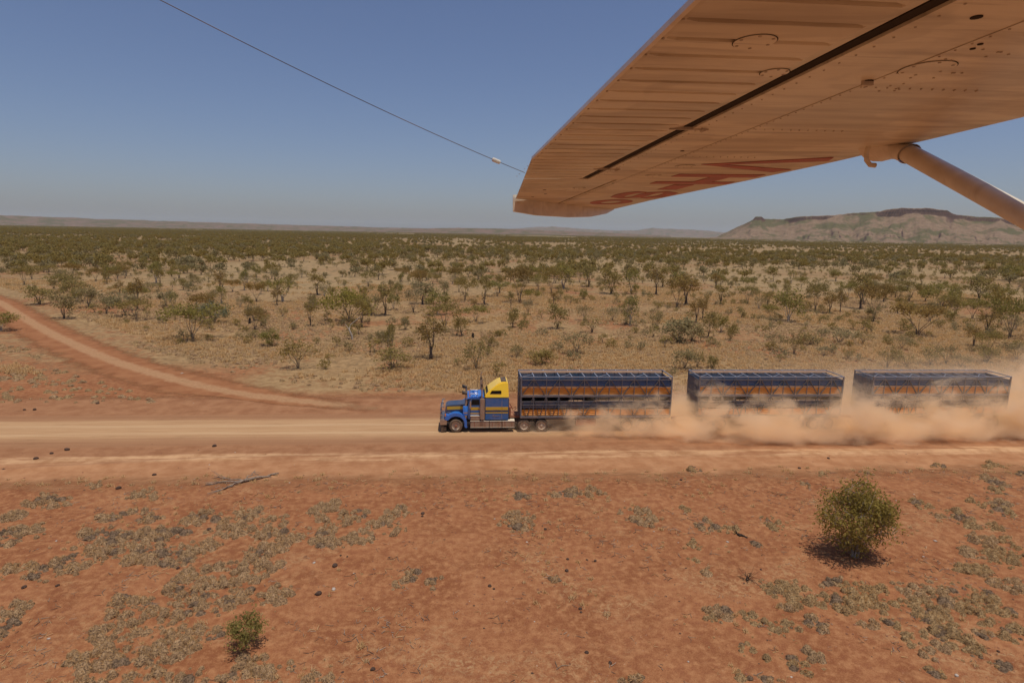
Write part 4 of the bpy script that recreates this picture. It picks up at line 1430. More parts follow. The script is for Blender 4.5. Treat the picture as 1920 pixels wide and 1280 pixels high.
def grow(seed, kind, spec=None):
    r = np.random.default_rng(seed)
    H, W, lo, nst, spread, ncl, per, size, clr, flat = spec or KIND[kind]
    V, F = [], []
    # crown cluster centres in an uneven ellipsoid
    cs = []
    lobes = [(r.uniform(0, 6.28), r.uniform(-0.6, 1), r.uniform(0.55, 1.15)) for _ in range(7)]
    zc, rz = H * (lo + (1 - lo) * 0.50), H * (1 - lo) * 0.5
    nl = int(r.integers(6, 10)) if ncl < 200 else 22
    hubs = []
    for k in range(nl):
        a = 2 * math.pi * k / nl * (1 if ncl < 200 else 5.3) + r.uniform(-0.4, 0.4); e = r.uniform(-0.45, 0.95)
        ce = math.sqrt(max(0, 1 - e * e)); q = r.uniform(0.55, 0.85) if ncl < 200 else r.uniform(0.45, 0.72)
        hubs.append((math.cos(a) * ce * q, math.sin(a) * ce * q, e * q))
    if ncl >= 200:
        hubs += [(0.1, 0, -0.75), (-0.15, 0.1, -0.7), (0, -0.2, -0.6), (0.05, 0.1, 0.72)]
        nl = len(hubs)
    while len(cs) < ncl:
        p = r.normal(0, 1, 3); p /= np.linalg.norm(p)
        rr = r.uniform(0.35, 1.0) ** 0.55
        az, el = math.atan2(p[1], p[0]), p[2]
        lob = 0.85
        for la, le_, lw in lobes:
            d = (math.cos(az - la) * math.sqrt(max(0, 1 - el * el)) * math.sqrt(max(0, 1 - le_ * le_)) + el * le_)
            if d > 0.72: lob = lw
        q = p * rr * lob
        if r.random() < 0.78:
            q = np.array(hubs[r.integers(0, nl)]) + r.normal(0, 0.155, 3)
        if kind in ('umbrella',) and q[2] < -0.35: continue
        if q[2] < 0 and r.random() < 0.35: continue
        wz = 1.0 if kind != 'slender' else 1.0
        cs.append((q[0] * W / 2, q[1] * W / 2, zc + q[2] * rz * wz))
    cs = np.array(cs)
    cs[:, 2] = np.maximum(cs[:, 2], 0.12 * H * (0.3 if lo < 0.15 else 1))
    nodes = []
    tr = 0.0155 * H if nst <= 4 else 0.0105 * H
    for k in range(nst):
        a = 2 * math.pi * (k + r.uniform(-0.3, 0.3)) / nst
        reach = W * 0.5 * spread * r.uniform(0.5, 1.1)
        top = H * r.uniform(max(lo, 0.25) + 0.1, 0.86)
        pts = []
        for t in np.linspace(0, 1, 6):
            rad = reach * t ** 1.25
            pts.append((math.cos(a) * rad + r.normal(0, .03) * H * t, math.sin(a) * rad + r.normal(0, .03) * H * t, top * t ** 0.92))
        pts = np.array(pts)
        pts[0, :2] += np.array([math.cos(a), math.sin(a)]) * 0.03 * H * (nst > 1)
        tube_np(V, F, pts, tr * np.linspace(1, 0.35, 6) * r.uniform(0.75, 1.15), 6)
        nodes += [(p, 0.5 * tr * (1 - 0.6 * t)) for p, t in zip(pts[2:], np.linspace(0.4, 1, 4))]
    P = np.array([n[0] for n in nodes])
    for c in cs:
        d = np.linalg.norm(P - c, axis=1) + np.maximum(0, P[:, 2] - c[2]) * 1.5
        j = int(np.argmin(d))
        a = P[j]; m = (a + c) / 2 + np.array([0, 0, -0.05 * H]) + r.normal(0, .02 * H, 3)
        tube_np(V, F, [a, m, c], [nodes[j][1] * 0.6, nodes[j][1] * 0.4, 0.004 * H * 0.4 + 0.004], 4)
    LV, LF = leaves_np(r, cs, per, size, clr, 0.5, flat)
    LV[:, 2] = np.maximum(LV[:, 2], 0.02)
    return np.array(V), F, LV, LF


LEAF = dict(umbrella=['leaf_olive', 'leaf_green', 'leaf_rust'], slender=['leaf_olive', 'leaf_rust', 'leaf_green'], bushy=['leaf_olive', 'leaf_grey', 'leaf_green'],
            wispy=['leaf_grey', 'leaf_olive', 'leaf_grey'], round=['leaf_green', 'leaf_grey', 'leaf_olive'], broad=['leaf_bright', 'leaf_green', 'leaf_pale'])
TONE = dict(leaf_olive='olive', leaf_green='green', leaf_rust='rusty', leaf_grey='grey-green', leaf_bright='bright green', leaf_pale='pale silvery')
WORDS = dict(umbrella='flat-topped fork-stemmed tree', slender='slender thin-crowned tree', bushy='bushy many-stemmed tree',
             wispy='wispy twiggy shrub', round='low rounded bush', broad='broad spreading tree')
PROTO = {}
for kd in KIND:
    for v in range(3):
        V, F, LV, LF = grow(100 + 7 * v + 31 * list(KIND).index(kd), kd)
        bark = M['pale_bark'] if (v == 2 and kd in ('slender', 'bushy', 'wispy')) else M['bark']
        PROTO[kd, v] = (mesh_np('trunk', V, F, bark, True), mesh_np('crown', LV, LF, M[LEAF[kd][v]]))


def add_tree(kd, v, x, y, h, w, rz):
    H, W = KIND[kd][:2]
    shrub = kd in ('wispy', 'round')
    root = empty('shrub' if shrub else 'tree', (x, y, float(gh(x, y)) - 0.03), rz)
    tm, cm = PROTO[kd, v]
    a = link('trunk', tm, root); b = link('crown', cm, root)
    for o in (a, b):
        o.scale = (w / W, w / W, h / H)
    return root, shrub


SEL = [  # base x, base y, height, crown width (photograph pixels), kind, variant
    (120, 597, 50, 46, 'bushy', 1), (74, 571, 36, 50, 'bushy', 0), (167, 577, 42, 42, 'bushy', 1), (236, 593, 46, 46, 'bushy', 1), (361, 637, 74, 104, 'umbrella', 1),
    (402, 606, 46, 62, 'broad', 2), (281, 548, 20, 30, 'wispy', 0), (2, 620, 36, 54, 'bushy', 2), (293, 531, 42, 26, 'slender', 2), (140, 560, 36, 40, 'bushy', 0), (200, 588, 36, 34, 'wispy', 0),
    (530, 566, 46, 42, 'slender', 2), (595, 553, 42, 30, 'slender', 0), (585, 569, 16, 16, 'round', 1), (507, 649, 32, 34, 'round', 0), (559, 690, 56, 62, 'wispy', 1),
    (655, 604, 66, 100, 'broad', 0), (697, 591, 40, 40, 'bushy', 1), (723, 592, 62, 32, 'slender', 0), (715, 643, 22, 22, 'round', 1), (735, 693, 40, 62, 'bushy', 0), (732, 676, 72, 18, 'slender', 2), (775, 587, 50, 34, 'wispy', 0),
    (792, 570, 46, 46, 'bushy', 1), (820, 590, 48, 46, 'bushy', 2), (808, 673, 84, 48, 'slender', 1), (865, 630, 38, 30, 'bushy', 0), (872, 564, 46, 46, 'umbrella', 0), (908, 571, 56, 30, 'slender', 0),
    (974, 567, 72, 62, 'umbrella', 2), (1034, 551, 50, 38, 'umbrella', 0), (1057, 542, 46, 42, 'slender', 2), (1104, 538, 42, 26, 'slender', 0), (1146, 551, 48, 46, 'bushy', 0), (1045, 617, 48, 40, 'bushy', 0),
    (1110, 623, 30, 46, 'wispy', 1), (1081, 663, 42, 56, 'wispy', 0), (1017, 683, 32, 46, 'round', 2), (893, 693, 56, 54, 'wispy', 1), (990, 590, 30, 20, 'wispy', 0), (958, 580, 36, 12, 'slender', 0), (889, 581, 22, 14, 'slender', 1),
    (1038, 570, 26, 16, 'slender', 1), (969, 671, 22, 26, 'wispy', 0), (933, 633, 15, 12, 'round', 2), (916, 652, 30, 26, 'wispy', 1), (1095, 601, 30, 30, 'wispy', 0), (1148, 602, 28, 28, 'wispy', 0), (998, 504, 25, 24, 'bushy', 0),
    (1053, 504, 16, 17, 'round', 0), (1076, 505, 18, 20, 'bushy', 0), (1183, 551, 46, 30, 'slender', 2), (1230, 553, 52, 28, 'slender', 1), (1242, 539, 40, 30, 'slender', 0), (1269, 576, 56, 52, 'umbrella', 2), (1286, 572, 60, 44, 'slender', 1),
    (1305, 606, 50, 26, 'slender', 1), (1317, 600, 46, 18, 'slender', 1), (1328, 633, 50, 32, 'bushy', 0), (1370, 638, 32, 22, 'bushy', 0), (1271, 642, 44, 62, 'round', 1), (1297, 640, 36, 36, 'bushy', 1), (1181, 610, 56, 32, 'slender', 2),
    (1231, 617, 32, 30, 'wispy', 0), (1402, 570, 36, 40, 'umbrella', 0), (1351, 572, 40, 26, 'slender', 0), (1478, 602, 60, 54, 'bushy', 2), (1439, 572, 28, 22, 'slender', 0), (1283, 693, 42, 46, 'bushy', 1), (1307, 691, 34, 26, 'wispy', 1),
    (1335, 691, 28, 20, 'round', 2), (1488, 666, 46, 32, 'wispy', 1), (1450, 651, 28, 32, 'wispy', 0), (1520, 648, 26, 42, 'wispy', 1), (1271, 532, 24, 22, 'bushy', 2), (1613, 579, 70, 36, 'slender', 0), (1575, 585, 42, 16, 'slender', 1),
    (1638, 598, 70, 56, 'umbrella', 2), (1704, 566, 42, 42, 'umbrella', 0), (1765, 574, 42, 66, 'broad', 1), (1720, 629, 62, 102, 'umbrella', 2), (1835, 563, 46, 50, 'bushy', 0), (1876, 595, 50, 40, 'bushy', 0), (1893, 634, 82, 72, 'umbrella', 1),
    (1849, 625, 46, 36, 'slender', 1), (1825, 650, 40, 30, 'slender', 1), (1890, 526, 30, 36, 'bushy', 2), (1573, 644, 30, 60, 'wispy', 0), (1617, 646, 28, 32, 'wispy', 1), (1663, 690, 42, 38, 'wispy', 1), (1773, 684, 40, 42, 'wispy', 0),
    (1744, 686, 36, 42, 'wispy', 1), (1849, 682, 36, 52, 'wispy', 1), (1690, 655, 28, 36, 'wispy', 0), (1905, 676, 34, 44, 'wispy', 0), (1545, 668, 20, 30, 'wispy', 0), (1590, 674, 22, 28, 'wispy', 1), (1528, 583, 56, 46, 'umbrella', 0), (1555, 588, 40, 24, 'slender', 1),
    (1700, 690, 28, 40, 'wispy', 1), (1800, 690, 26, 40, 'wispy', 0),
]
tree_rec = []
placed = []
ts = 1.0
for (px, py, hp, wp_, kd, v) in SEL:
    p = gp(px, py)
    dep = float((p - CAM) @ fwd)
    h, w = hp * dep / F_PX * 1.03, wp_ * dep / F_PX * 1.12
    tree_rec.append(dict(kd=kd, v=v, x=p[0], y=p[1], h=h, w=w, px=px, py=py))
    placed.append((p[0], p[1]))
# the scattered scrub woodland behind them
r2 = np.random.default_rng(11)
cand = []
NC = 60000
yy_ = np.sqrt(r2.uniform(96 ** 2, 3200 ** 2, NC * 2))
th_ = r2.uniform(YAW - 0.80, YAW + 0.80, NC * 2)
cx_, cy_ = yy_ * np.sin(th_), yy_ * np.cos(th_)
base_d = 0.0200
area = 0.80 * 3200 ** 2
prob = base_d * area / (NC * 2)
cl1 = fbm(cx_ / 60 + 7, cy_ / 60, 91, 3)
cl2 = fbm(cx_ / 260, cy_ / 150 + 3, 93, 3)
dens = (0.12 + sstep(0.36, 0.62, cl1)) * (0.35 + 0.8 * sstep(0.36, 0.6, cl2)) * 1.5
dens *= 1 + 1.6 * sstep(0.0, -0.45, th_)
dens *= 1 + 1.8 * ((th_ < -0.28) & (cy_ < 240))
dens *= 1 - 0.9 * ((cy_ > 252) & (cy_ < 300) & (th_ > -0.45) & (th_ < 0.75))
dens *= np.where(cy_ < 150, 0.8, 1.0) * np.where(cy_ > 600, 0.19, 1.0)
keep = r2.random(NC * 2) < np.minimum(1, prob * dens)
cx_, cy_ = cx_[keep], cy_[keep]
o_ = np.argsort(cy_)
cx_, cy_ = cx_[o_], cy_[o_]
far_pts = []
td = track_dist(cx_, cy_)
pl = np.array(placed)
for x, y, d in zip(cx_, cy_, td):
    if d < 11: continue
    if y < 400:
        if np.min(np.hypot(pl[:, 0] - x, pl[:, 1] - y)) < (4.2 if y < 220 else 3.0): continue
        pl = np.vstack([pl, (x, y)])
    if len(tree_rec) < 300:
        kd = r2.choice(['slender', 'bushy', 'bushy', 'umbrella', 'wispy', 'round', 'umbrella'])
        v = int(r2.integers(0, 3))
        H, W = KIND[kd][:2]
        s = r2.uniform(0.62, 1.02)
        px, py = pj((x, y, 0))
        if px < -60 or px > 1990:
            continue
        tree_rec.append(dict(kd=kd, v=v, x=x, y=y, h=H * s * r2.uniform(0.85, 1.1), w=W * s * r2.uniform(0.8, 1.05), px=px, py=py))
    else:
        far_pts.append((x, y))
far_pts = np.array(far_pts)

SECT = [(130, 'beyond the top of the side track'), (330, 'above the bend of the side track'), (620, 'between side track and truck'), (830, 'ahead of the truck'),
        (970, 'behind the yellow cab'), (1280, 'behind the front trailer'), (1592, 'behind the middle trailer'), (9999, 'behind the rear trailer')]
ORD = ['nearest', 'second nearest', 'third nearest', 'fourth nearest', 'fifth nearest', 'sixth nearest', 'seventh nearest', 'eighth nearest', 'ninth nearest', 'tenth nearest', 'eleventh nearest', 'twelfth nearest', 'thirteenth nearest', 'fourteenth nearest', 'fifteenth nearest', 'sixteenth nearest', 'seventeenth nearest', 'eighteenth nearest', 'nineteenth nearest', 'twentieth nearest']
bins = {}
for q in tree_rec:
    sec = next(s for lim, s in SECT if q['px'] < lim)
    q['key'] = (q['kd'], LEAF[q['kd']][q['v']], sec)
    bins.setdefault(q['key'], []).append(q)
for key, lst in bins.items():
    lst.sort(key=lambda q: -q['py'])
    for i, q in enumerate(lst):
        q['label'] = f"{TONE[key[1]]} {WORDS[key[0]]} {key[2]}" + (f", {ORD[min(i, 19)]}" if len(lst) > 1 else '')
for q in tree_rec:
    root, shrub = add_tree(q['kd'], q['v'], q['x'], q['y'], q['h'], q['w'], random.uniform(0, 6.28))
    setp(root, q['label'], 'shrub' if shrub else 'tree', 'shrubs in the scrub beyond the road' if shrub else 'trees in the scrub beyond the road')


def in_view(x, y, m=60):
    P = np.stack([x, y, np.zeros_like(x)], -1) - CAM
    z = P @ fwd
    px = 960 + F_PX * (P @ c_right) / z
    return (px > -m) & (px < 1920 + m)


# -- many small plants: one object each kind, copies by geometry nodes
def scatter(name, pts, scale, rot, pick, protos):
    me = bpy.data.meshes.new(name)
    me.vertices.add(len(pts))
    me.vertices.foreach_set('co', np.asarray(pts, np.float32).ravel())
    for nm, tp, val in (('sc', 'FLOAT', scale), ('rz', 'FLOAT', rot), ('pk', 'INT', pick)):
        at = me.attributes.new(nm, tp, 'POINT')
        at.data.foreach_set('value', np.asarray(val, np.float32 if tp == 'FLOAT' else np.int32))
    for p in protos:
        for m in p.materials:
            if m.name not in [x.name for x in me.materials]:
                me.materials.append(m)
    o = link(name, me)
    setp(o, kind='stuff')
    cl = bpy.data.collections.new(name + '_shapes')
    for i, p in enumerate(protos):
        q = bpy.data.objects.new(f'{name}_shape_{i:02d}', p)
        cl.objects.link(q)
    ng = bpy.data.node_groups.new(name + '_nodes', 'GeometryNodeTree')
    ng.interface.new_socket('Geometry', in_out='INPUT', socket_type='NodeSocketGeometry')
    ng.interface.new_socket('Geometry', in_out='OUTPUT', socket_type='NodeSocketGeometry')
    N = ng.nodes.new
    gi, go = N('NodeGroupInput'), N('NodeGroupOutput')
    ci = N('GeometryNodeCollectionInfo')
    ci.inputs['Collection'].default_value = cl
    ci.inputs['Separate Children'].default_value = True
    ci.inputs['Reset Children'].default_value = True
    ip = N('GeometryNodeInstanceOnPoints')
    ip.inputs['Pick Instance'].default_value = True

    def attr(nm, tp):
        a = N('GeometryNodeInputNamedAttribute'); a.data_type = tp; a.inputs['Name'].default_value = nm
        return a.outputs['Attribute']
    cb = N('ShaderNodeCombineXYZ')
    L = ng.links.new
    L(attr('rz', 'FLOAT'), cb.inputs[2])
    L(cb.outputs[0], ip.inputs['Rotation'])
    L(attr('sc', 'FLOAT'), ip.inputs['Scale'])
    L(attr('pk', 'INT'), ip.inputs['Instance Index'])
    L(gi.outputs[0], ip.inputs['Points'])
    L(ci.outputs[0], ip.inputs['Instance'])
    L(ip.outputs[0], go.inputs[0])
    md = o.modifiers.new('scatter', 'NODES')
    md.node_group = ng
    return o


def joined(seed, kd, spec, leaf, bark):
    V, F, LV, LF = grow(seed, kd, spec)
    n = len(V)
    me = bpy.data.meshes.new('far_tree')
    allf = [tuple(f) for f in F] + [tuple(int(n + i) for i in t) for t in LF]
    me.from_pydata([tuple(v) for v in V] + [tuple(v) for v in LV], [], allf)
    me.materials.append(bark); me.materials.append(leaf)
    me.polygons.foreach_set('material_index', np.r_[np.zeros(len(F), np.int32), np.ones(len(LF), np.int32)])
    me.update()
    return me


far_protos = [joined(501, 'umbrella', (4.6, 5.6, 0.36, 3, 0.5, 26, 11, 0.75, 0.55, 0.5), M['leaf_olive'], M['bark']),
              joined(502, 'bushy', (4.2, 4.4, 0.10, 4, 0.45, 24, 11, 0.7, 0.5, 0.8), M['leaf_grey'], M['bark']),
              joined(503, 'slender', (5.2, 3.6, 0.30, 2, 0.3, 22, 11, 0.65, 0.45, 0.8), M['leaf_olive'], M['bark']),
              joined(504, 'bushy', (3.2, 4.0, 0.05, 4, 0.5, 22, 10, 0.65, 0.5, 0.8), M['leaf_grey'], M['bark'])]
print('individual trees', len(tree_rec), 'far trees', len(far_pts))
n = len(far_pts)
scatter('woodland', np.c_[far_pts, np.full(n, -0.05)], r2.uniform(0.65, 1.1, n), r2.uniform(0, 6.28, n), r2.integers(0, 4, n), far_protos)
# low twiggy shrubs between the trees
ns_ = 14000
lx, ly = r2.uniform(-420, 460, ns_), 58 + 460 * r2.random(ns_) ** 1.25
ok = in_view(lx, ly) & (track_dist(lx, ly) > 9) & (r2.random(ns_) < np.where(ly < 80, 0.25, np.where(ly < 100, 0.7, 1.0)) * (0.1 + sstep(0.38, 0.6, fbm(lx / 35, ly / 30, 171, 3))))
lx, ly = lx[ok], ly[ok]
shp = [joined(601, 'wispy', (1.5, 1.9, 0.06, 7, 0.6, 22, 8, 0.20, 0.16, 0.8), M['leaf_grey'], M['bark']), joined(602, 'round', (1.2, 1.5, 0.02, 6, 0.6, 22, 11, 0.18, 0.16, 0.8), M['leaf_olive'], M['bark']),
       joined(603, 'wispy', (2.0, 1.6, 0.10, 6, 0.5, 22, 8, 0.20, 0.17, 0.8), M['leaf_olive'], M['bark'])]
scatter('low_scrub', np.c_[lx, ly, gh(lx, ly) - 0.02], r2.uniform(0.5, 1.15, len(lx)), r2.uniform(0, 6.28, len(lx)), r2.integers(0, 3, len(lx)), shp)
# farther out: thickets of several crowns
th_protos = []
for k in range(3):
    rr3 = np.random.default_rng(900 + k)
    cs = []
    for t in range(9):
        c0 = np.array([rr3.uniform(-16, 16), rr3.uniform(-16, 16), rr3.uniform(2.0, 3.4)])
        for q in range(9):
            cs.append(c0 + rr3.normal(0, 1, 3) * np.array([1.7, 1.7, 0.75]))
    LV, LF = leaves_np(rr3, np.array(cs), 4, 2.2, 0.6, 0.2, 0.6)
    LV[:, 2] = np.maximum(LV[:, 2], 0.05)
    th_protos.append(mesh_np('thicket', LV, LF, M[['leaf_olive', 'leaf_grey', 'leaf_grey'][k]]))
n2 = 9500
ry_ = np.sqrt(r2.uniform(2300 ** 2, 9500 ** 2, n2)); rt_ = r2.uniform(YAW - 0.76, YAW + 0.76, n2)
fx_, fy_ = ry_ * np.sin(rt_), ry_ * np.cos(rt_)
kk = (fbm(fx_ / 500, fy_ / 900, 131, 3) > 0.42) & ~((rt_ > az_of(1345, 444)[0]) & (ry_ > 5600))
fx_, fy_ = fx_[kk], fy_[kk]
n2 = len(fx_)
scatter('far_scrub', np.c_[fx_, fy_, np.full(n2, -0.1)], r2.uniform(0.7, 1.15, n2), r2.uniform(0, 6.28, n2), r2.integers(0, 3, n2), th_protos)

# -- the round bush on the near red soil and the small green shrub
bp = gp(1602, 1044)
V, F, LV, LF = grow(77, 'bushy', (4.1, 4.1, 0.03, 12, 0.62, 320, 27, 0.125, 0.20, 0.95))
bush = empty('bush', (bp[0], bp[1], float(gh(bp[0], bp[1])) - 0.03))
setp(bush, 'large rounded green bush standing alone on red soil in front of the road', 'bush')
link('trunk', mesh_np('trunk', V, F, M['pale_bark'], True), bush)
M['leaf_bush'] = leaf_mat('leaf_bush', (0.235, 0.202, 0.060), (0.36, 0.295, 0.098), 0.45)
link('crown', mesh_np('crown', LV, LF, M['leaf_bush']), bush)
sp = gp(462, 1216)
V, F, LV, LF = grow(78, 'bushy', (1.2, 1.55, 0.02, 8, 0.6, 70, 26, 0.085, 0.11, 0.9))
shr = empty('shrub', (sp[0], sp[1], float(gh(sp[0], sp[1])) - 0.02))
setp(shr, 'small dark green shrub among grey spinifex on the near red soil', 'shrub')
link('trunk', mesh_np('trunk', V, F, M['bark'], True), shr)
link('crown', mesh_np('crown', LV, LF, M['leaf_green']), shr)


# -- spinifex
def mound(r, rad, hgt, nbl, bl):
    """one hummock: low dome with blades bristling out of it; returns verts, tris"""
    na, nr = 9, 3
    V = [(0, 0, hgt)]
    for j in range(1, nr + 1):
        t = j / nr
        for k in range(na):
            a = 2 * math.pi * k / na
            q = rad * t * r.uniform(0.62, 1.3)
            V.append((math.cos(a) * q, math.sin(a) * q, hgt * math.cos(t * 1.5) * r.uniform(0.8, 1.1) - (0.04 if j == nr else 0)))
    F = [(0, 1 + k, 1 + (k + 1) % na) for k in range(na)]
    for j in range(nr - 1):
        for k in range(na):
            a, b = 1 + j * na + k, 1 + j * na + (k + 1) % na
            F += [(a, a + na, b), (b, a + na, b + na)]
    V = np.array(V); F = np.array(F)
    az = r.uniform(0, 6.28, nbl); el = np.arccos(r.uniform(0.05, 1, nbl))
    d = np.stack([np.cos(az) * np.sin(el), np.sin(az) * np.sin(el), np.cos(el)], 1)
    base = d * np.array([rad * 0.8, rad * 0.8, hgt * 0.85])
    tg = np.cross(d, r.normal(0, 1, (nbl, 3))); tg /= np.linalg.norm(tg, axis=1)[:, None]
    tip = base + (d * 0.55 + tg * 0.75 + r.normal(0, 0.15, (nbl, 3)) + [0, 0, 0.05]) * (bl * r.uniform(0.5, 1.25, (nbl, 1)))
    s = np.cross(d, r.normal(0, 1, (nbl, 3))); s /= np.linalg.norm(s, axis=1)[:, None]
    wv = bl * 0.11
    B = np.stack([base - s * wv, base + s * wv, tip], 1).reshape(-1, 3)
    return np.vstack([V, B]), np.vstack([F, np.arange(3 * nbl).reshape(-1, 3) + len(V)]), len(F)


MOUNDS = []
rm_ = np.random.default_rng(21)
for k in range(8):
    MOUNDS.append(mound(rm_, 1.0, 0.8, 110, 0.42))


def mat_mesh(seed, w, d, ang, style):
    """a spreading clump: hummocks crowding inside an uneven outline"""
    r = np.random.default_rng(seed)
    Vs, Fs, Ms = [], [], []
    nv = 0
    n = int(max(3, min(260, w * d * 0.78 * 11 + 3)))
    lob = [1 + 0.32 * math.sin(2 * a + r.uniform(0, 6)) for a in np.linspace(0, 6.28, 12)]
    pts = []
    for k in range(n * 6):
        if len(pts) >= n: break
        a = r.uniform(0, 6.28); q = math.sqrt(r.uniform(0, 1)) * (1.25 if r.random() < 0.12 else 1)
        o = np.interp(a, np.linspace(0, 6.28, 12), lob)
        if style == 'ring' and q < 0.45 and r.random() < 0.55: continue
        x, y = math.cos(a) * q * o * w / 2, math.sin(a) * q * o * d / 2
        if any((x - p[0]) ** 2 + (y - p[1]) ** 2 < 0.026 for p in pts): continue
        pts.append((x, y, q))
    ca, sa = math.cos(ang), math.sin(ang)
    for x, y, q in pts:
        V, F, nd_ = MOUNDS[r.integers(0, 8)]
        s = (0.08 + 0.22 * r.random() ** 1.3) * (1.05 if min(w, d) > 1 else 0.85) * (1 if q > 0.4 else 0.85)
        t = r.uniform(0, 6.28)
        if q > 0.9: s *= 0.62
        c, sn = math.cos(t), math.sin(t)
        v = V * s * np.array([1, 1, r.uniform(1.0, 1.55)])
        v = np.c_[v[:, 0] * c - v[:, 1] * sn, v[:, 0] * sn + v[:, 1] * c, v[:, 2]]
        v = v + np.array([x * ca - y * sa, x * sa + y * ca, 0])
        Vs.append(v); Fs.append(F + nv); nv += len(v)
        dk_ = float(fbm(x * 1.1 + seed * 3.7, y * 1.1 + 5, 331, 2))
        dark = (dk_ > 0.57 and q < 0.85 and r.random() < 0.6) or (style == 'ring' and q < 0.5 and r.random() < 0.65)
        if dark: v[:, 2] *= 0.7
        mi_ = np.full(len(F), 1 if dark else 0); mi_[:nd_] = 1 if dark else 2
        Ms.append(mi_)
    return np.vstack(Vs), np.vstack(Fs), np.concatenate(Ms)


A_ = lambda x, y, w, h: (x / 2.461, 760 + y / 2.461, w / 2.461, h / 2.461)
B_ = lambda x, y, w, h: (560 + x / 2.666, 800 + y / 2.666, w / 2.666, h / 2.666)
C_ = lambda x, y, w, h: (1240 + x / 2.666, 800 + y / 2.666, w / 2.666, h / 2.666)
MATS = [A_(235, 445, 190, 55), A_(50, 520, 100, 50), A_(70, 600, 190, 90), A_(85, 760, 140, 60), A_(200, 780, 110, 75), A_(395, 705, 260, 95), A_(520, 600, 260, 65), A_(700, 605, 300, 75), A_(660, 670, 220, 60),
        A_(625, 718, 100, 45), A_(790, 698, 230, 90), A_(950, 648, 110, 60), A_(920, 512, 120, 60), A_(1070, 525, 150, 60), A_(1165, 495, 90, 40), A_(1080, 582, 170, 70), A_(1270, 548, 120, 60), A_(1215, 600, 110, 50), A_(1310, 625, 90, 90),
        A_(1390, 602, 55, 55), A_(1205, 690, 150, 75), A_(1225, 760, 120, 60), A_(860, 850, 250, 90), A_(1020, 790, 260, 90), A_(1110, 830, 110, 60), A_(1290, 880, 140, 75), A_(610, 930, 210, 85), A_(720, 960, 90, 70), A_(860, 940, 170, 80),
        A_(1010, 920, 210, 100), A_(1130, 900, 100, 70), A_(560, 1060, 240, 90), A_(720, 1020, 160, 60), A_(850, 1060, 170, 70), A_(980, 1070, 90, 50), A_(430, 1180, 210, 90), A_(600, 1160, 200, 80), A_(760, 1150, 190, 100), A_(880, 1110, 120, 60),
        A_(450, 1265, 230, 70), A_(660, 1260, 230, 70), A_(850, 1255, 150, 60), A_(1160, 1185, 130, 65), A_(1100, 1240, 90, 70), A_(1220, 1225, 90, 70), A_(1310, 1225, 90, 80), A_(1020, 1268, 110, 40), A_(1470, 1262, 110, 40),
        A_(75, 945, 130, 60), A_(35, 1010, 90, 60), A_(10, 1065, 60, 50), A_(350, 1165, 70, 60), A_(660, 405, 90, 40), A_(730, 414, 60, 20), A_(430, 372, 70, 25), A_(600, 490, 120, 30), A_(500, 510, 100, 35), A_(690, 520, 110, 40),
        A_(1480, 484, 90, 45), A_(1490, 522, 55, 28),
        B_(125, 418, 110, 50), B_(120, 460, 60, 28), B_(265, 450, 130, 60), B_(150, 505, 90, 70), B_(135, 578, 120, 70), B_(225, 592, 80, 40), B_(310, 558, 130, 70), B_(370, 505, 70, 50), B_(490, 424, 120, 55), B_(432, 472, 55, 60), B_(480, 512, 85, 50), B_(185, 384, 50, 20),
        B_(1105, 468, 150, 90), B_(1120, 350, 80, 36), B_(1700, 452, 140, 75), B_(572, 738, 75, 40), B_(500, 792, 62, 50), B_(672, 768, 75, 50), B_(1330, 340, 120, 36), B_(1440, 332, 120, 36), B_(100, 1262, 170, 40), B_(1280, 755, 60, 30), B_(1670, 1262, 110, 30),
        C_(655, 838, 220, 130), C_(840, 782, 150, 42), C_(905, 895, 120, 85), C_(1050, 870, 220, 150), C_(1310, 832, 220, 120), C_(1570, 875, 250, 160), C_(1560, 715, 170, 60), C_(1730, 790, 190, 100), C_(1300, 930, 200, 120), C_(1400, 975, 130, 80),
        C_(770, 992, 120, 65), C_(620, 1008, 140, 65), C_(475, 962, 100, 75), C_(312, 942, 110, 75), C_(245, 958, 60, 36), C_(1240, 1066, 110, 55), C_(1330, 1132, 90, 75), C_(1385, 1042, 160, 75), C_(1530, 1112, 130, 85), C_(1410, 1108, 70, 50),
        C_(1760, 1042, 130, 85), C_(1630, 988, 80, 36), C_(1030, 988, 100, 50), C_(1150, 982, 60, 50), C_(675, 1190, 80, 110), C_(765, 1150, 60, 70), C_(420, 1112, 60, 70), C_(415, 1242, 75, 50), C_(540, 1268, 90, 30), C_(530, 1162, 40, 30), C_(1380, 1232, 70, 40),
        C_(625, 907, 70, 36), C_(800, 897, 40, 25), C_(1690, 1200, 100, 50), C_(1600, 1040, 80, 40),
        C_(540, 465, 80, 45), C_(580, 500, 95, 36), C_(240, 495, 100, 48), C_(330, 516, 90, 36), C_(155, 590, 70, 50), C_(235, 727, 60, 38), C_(165, 667, 42, 28), C_(125, 417, 42, 38), C_(715, 290, 50, 25), C_(810, 245, 50, 20), C_(1305, 396, 85, 38),
        C_(1380, 446, 60, 35), C_(1480, 446, 100, 48), C_(1530, 492, 100, 36), C_(1600, 565, 130, 65), C_(1690, 645, 160, 85), C_(1720, 568, 60, 34), C_(1545, 632, 90, 55), C_(1715, 436, 80, 42), C_(1665, 327, 90, 36), C_(1650, 276, 100, 46), C_(1660, 197, 100, 28),
        C_(1780, 237, 50, 28), C_(1690, 387, 90, 36), C_(1580, 387, 80, 28), C_(1670, 502, 80, 46), C_(475, 592, 40, 28), C_(1790, 620, 60, 60), C_(1380, 200, 80, 22), C_(1030, 240, 60, 20), C_(165, 215, 70, 30)]
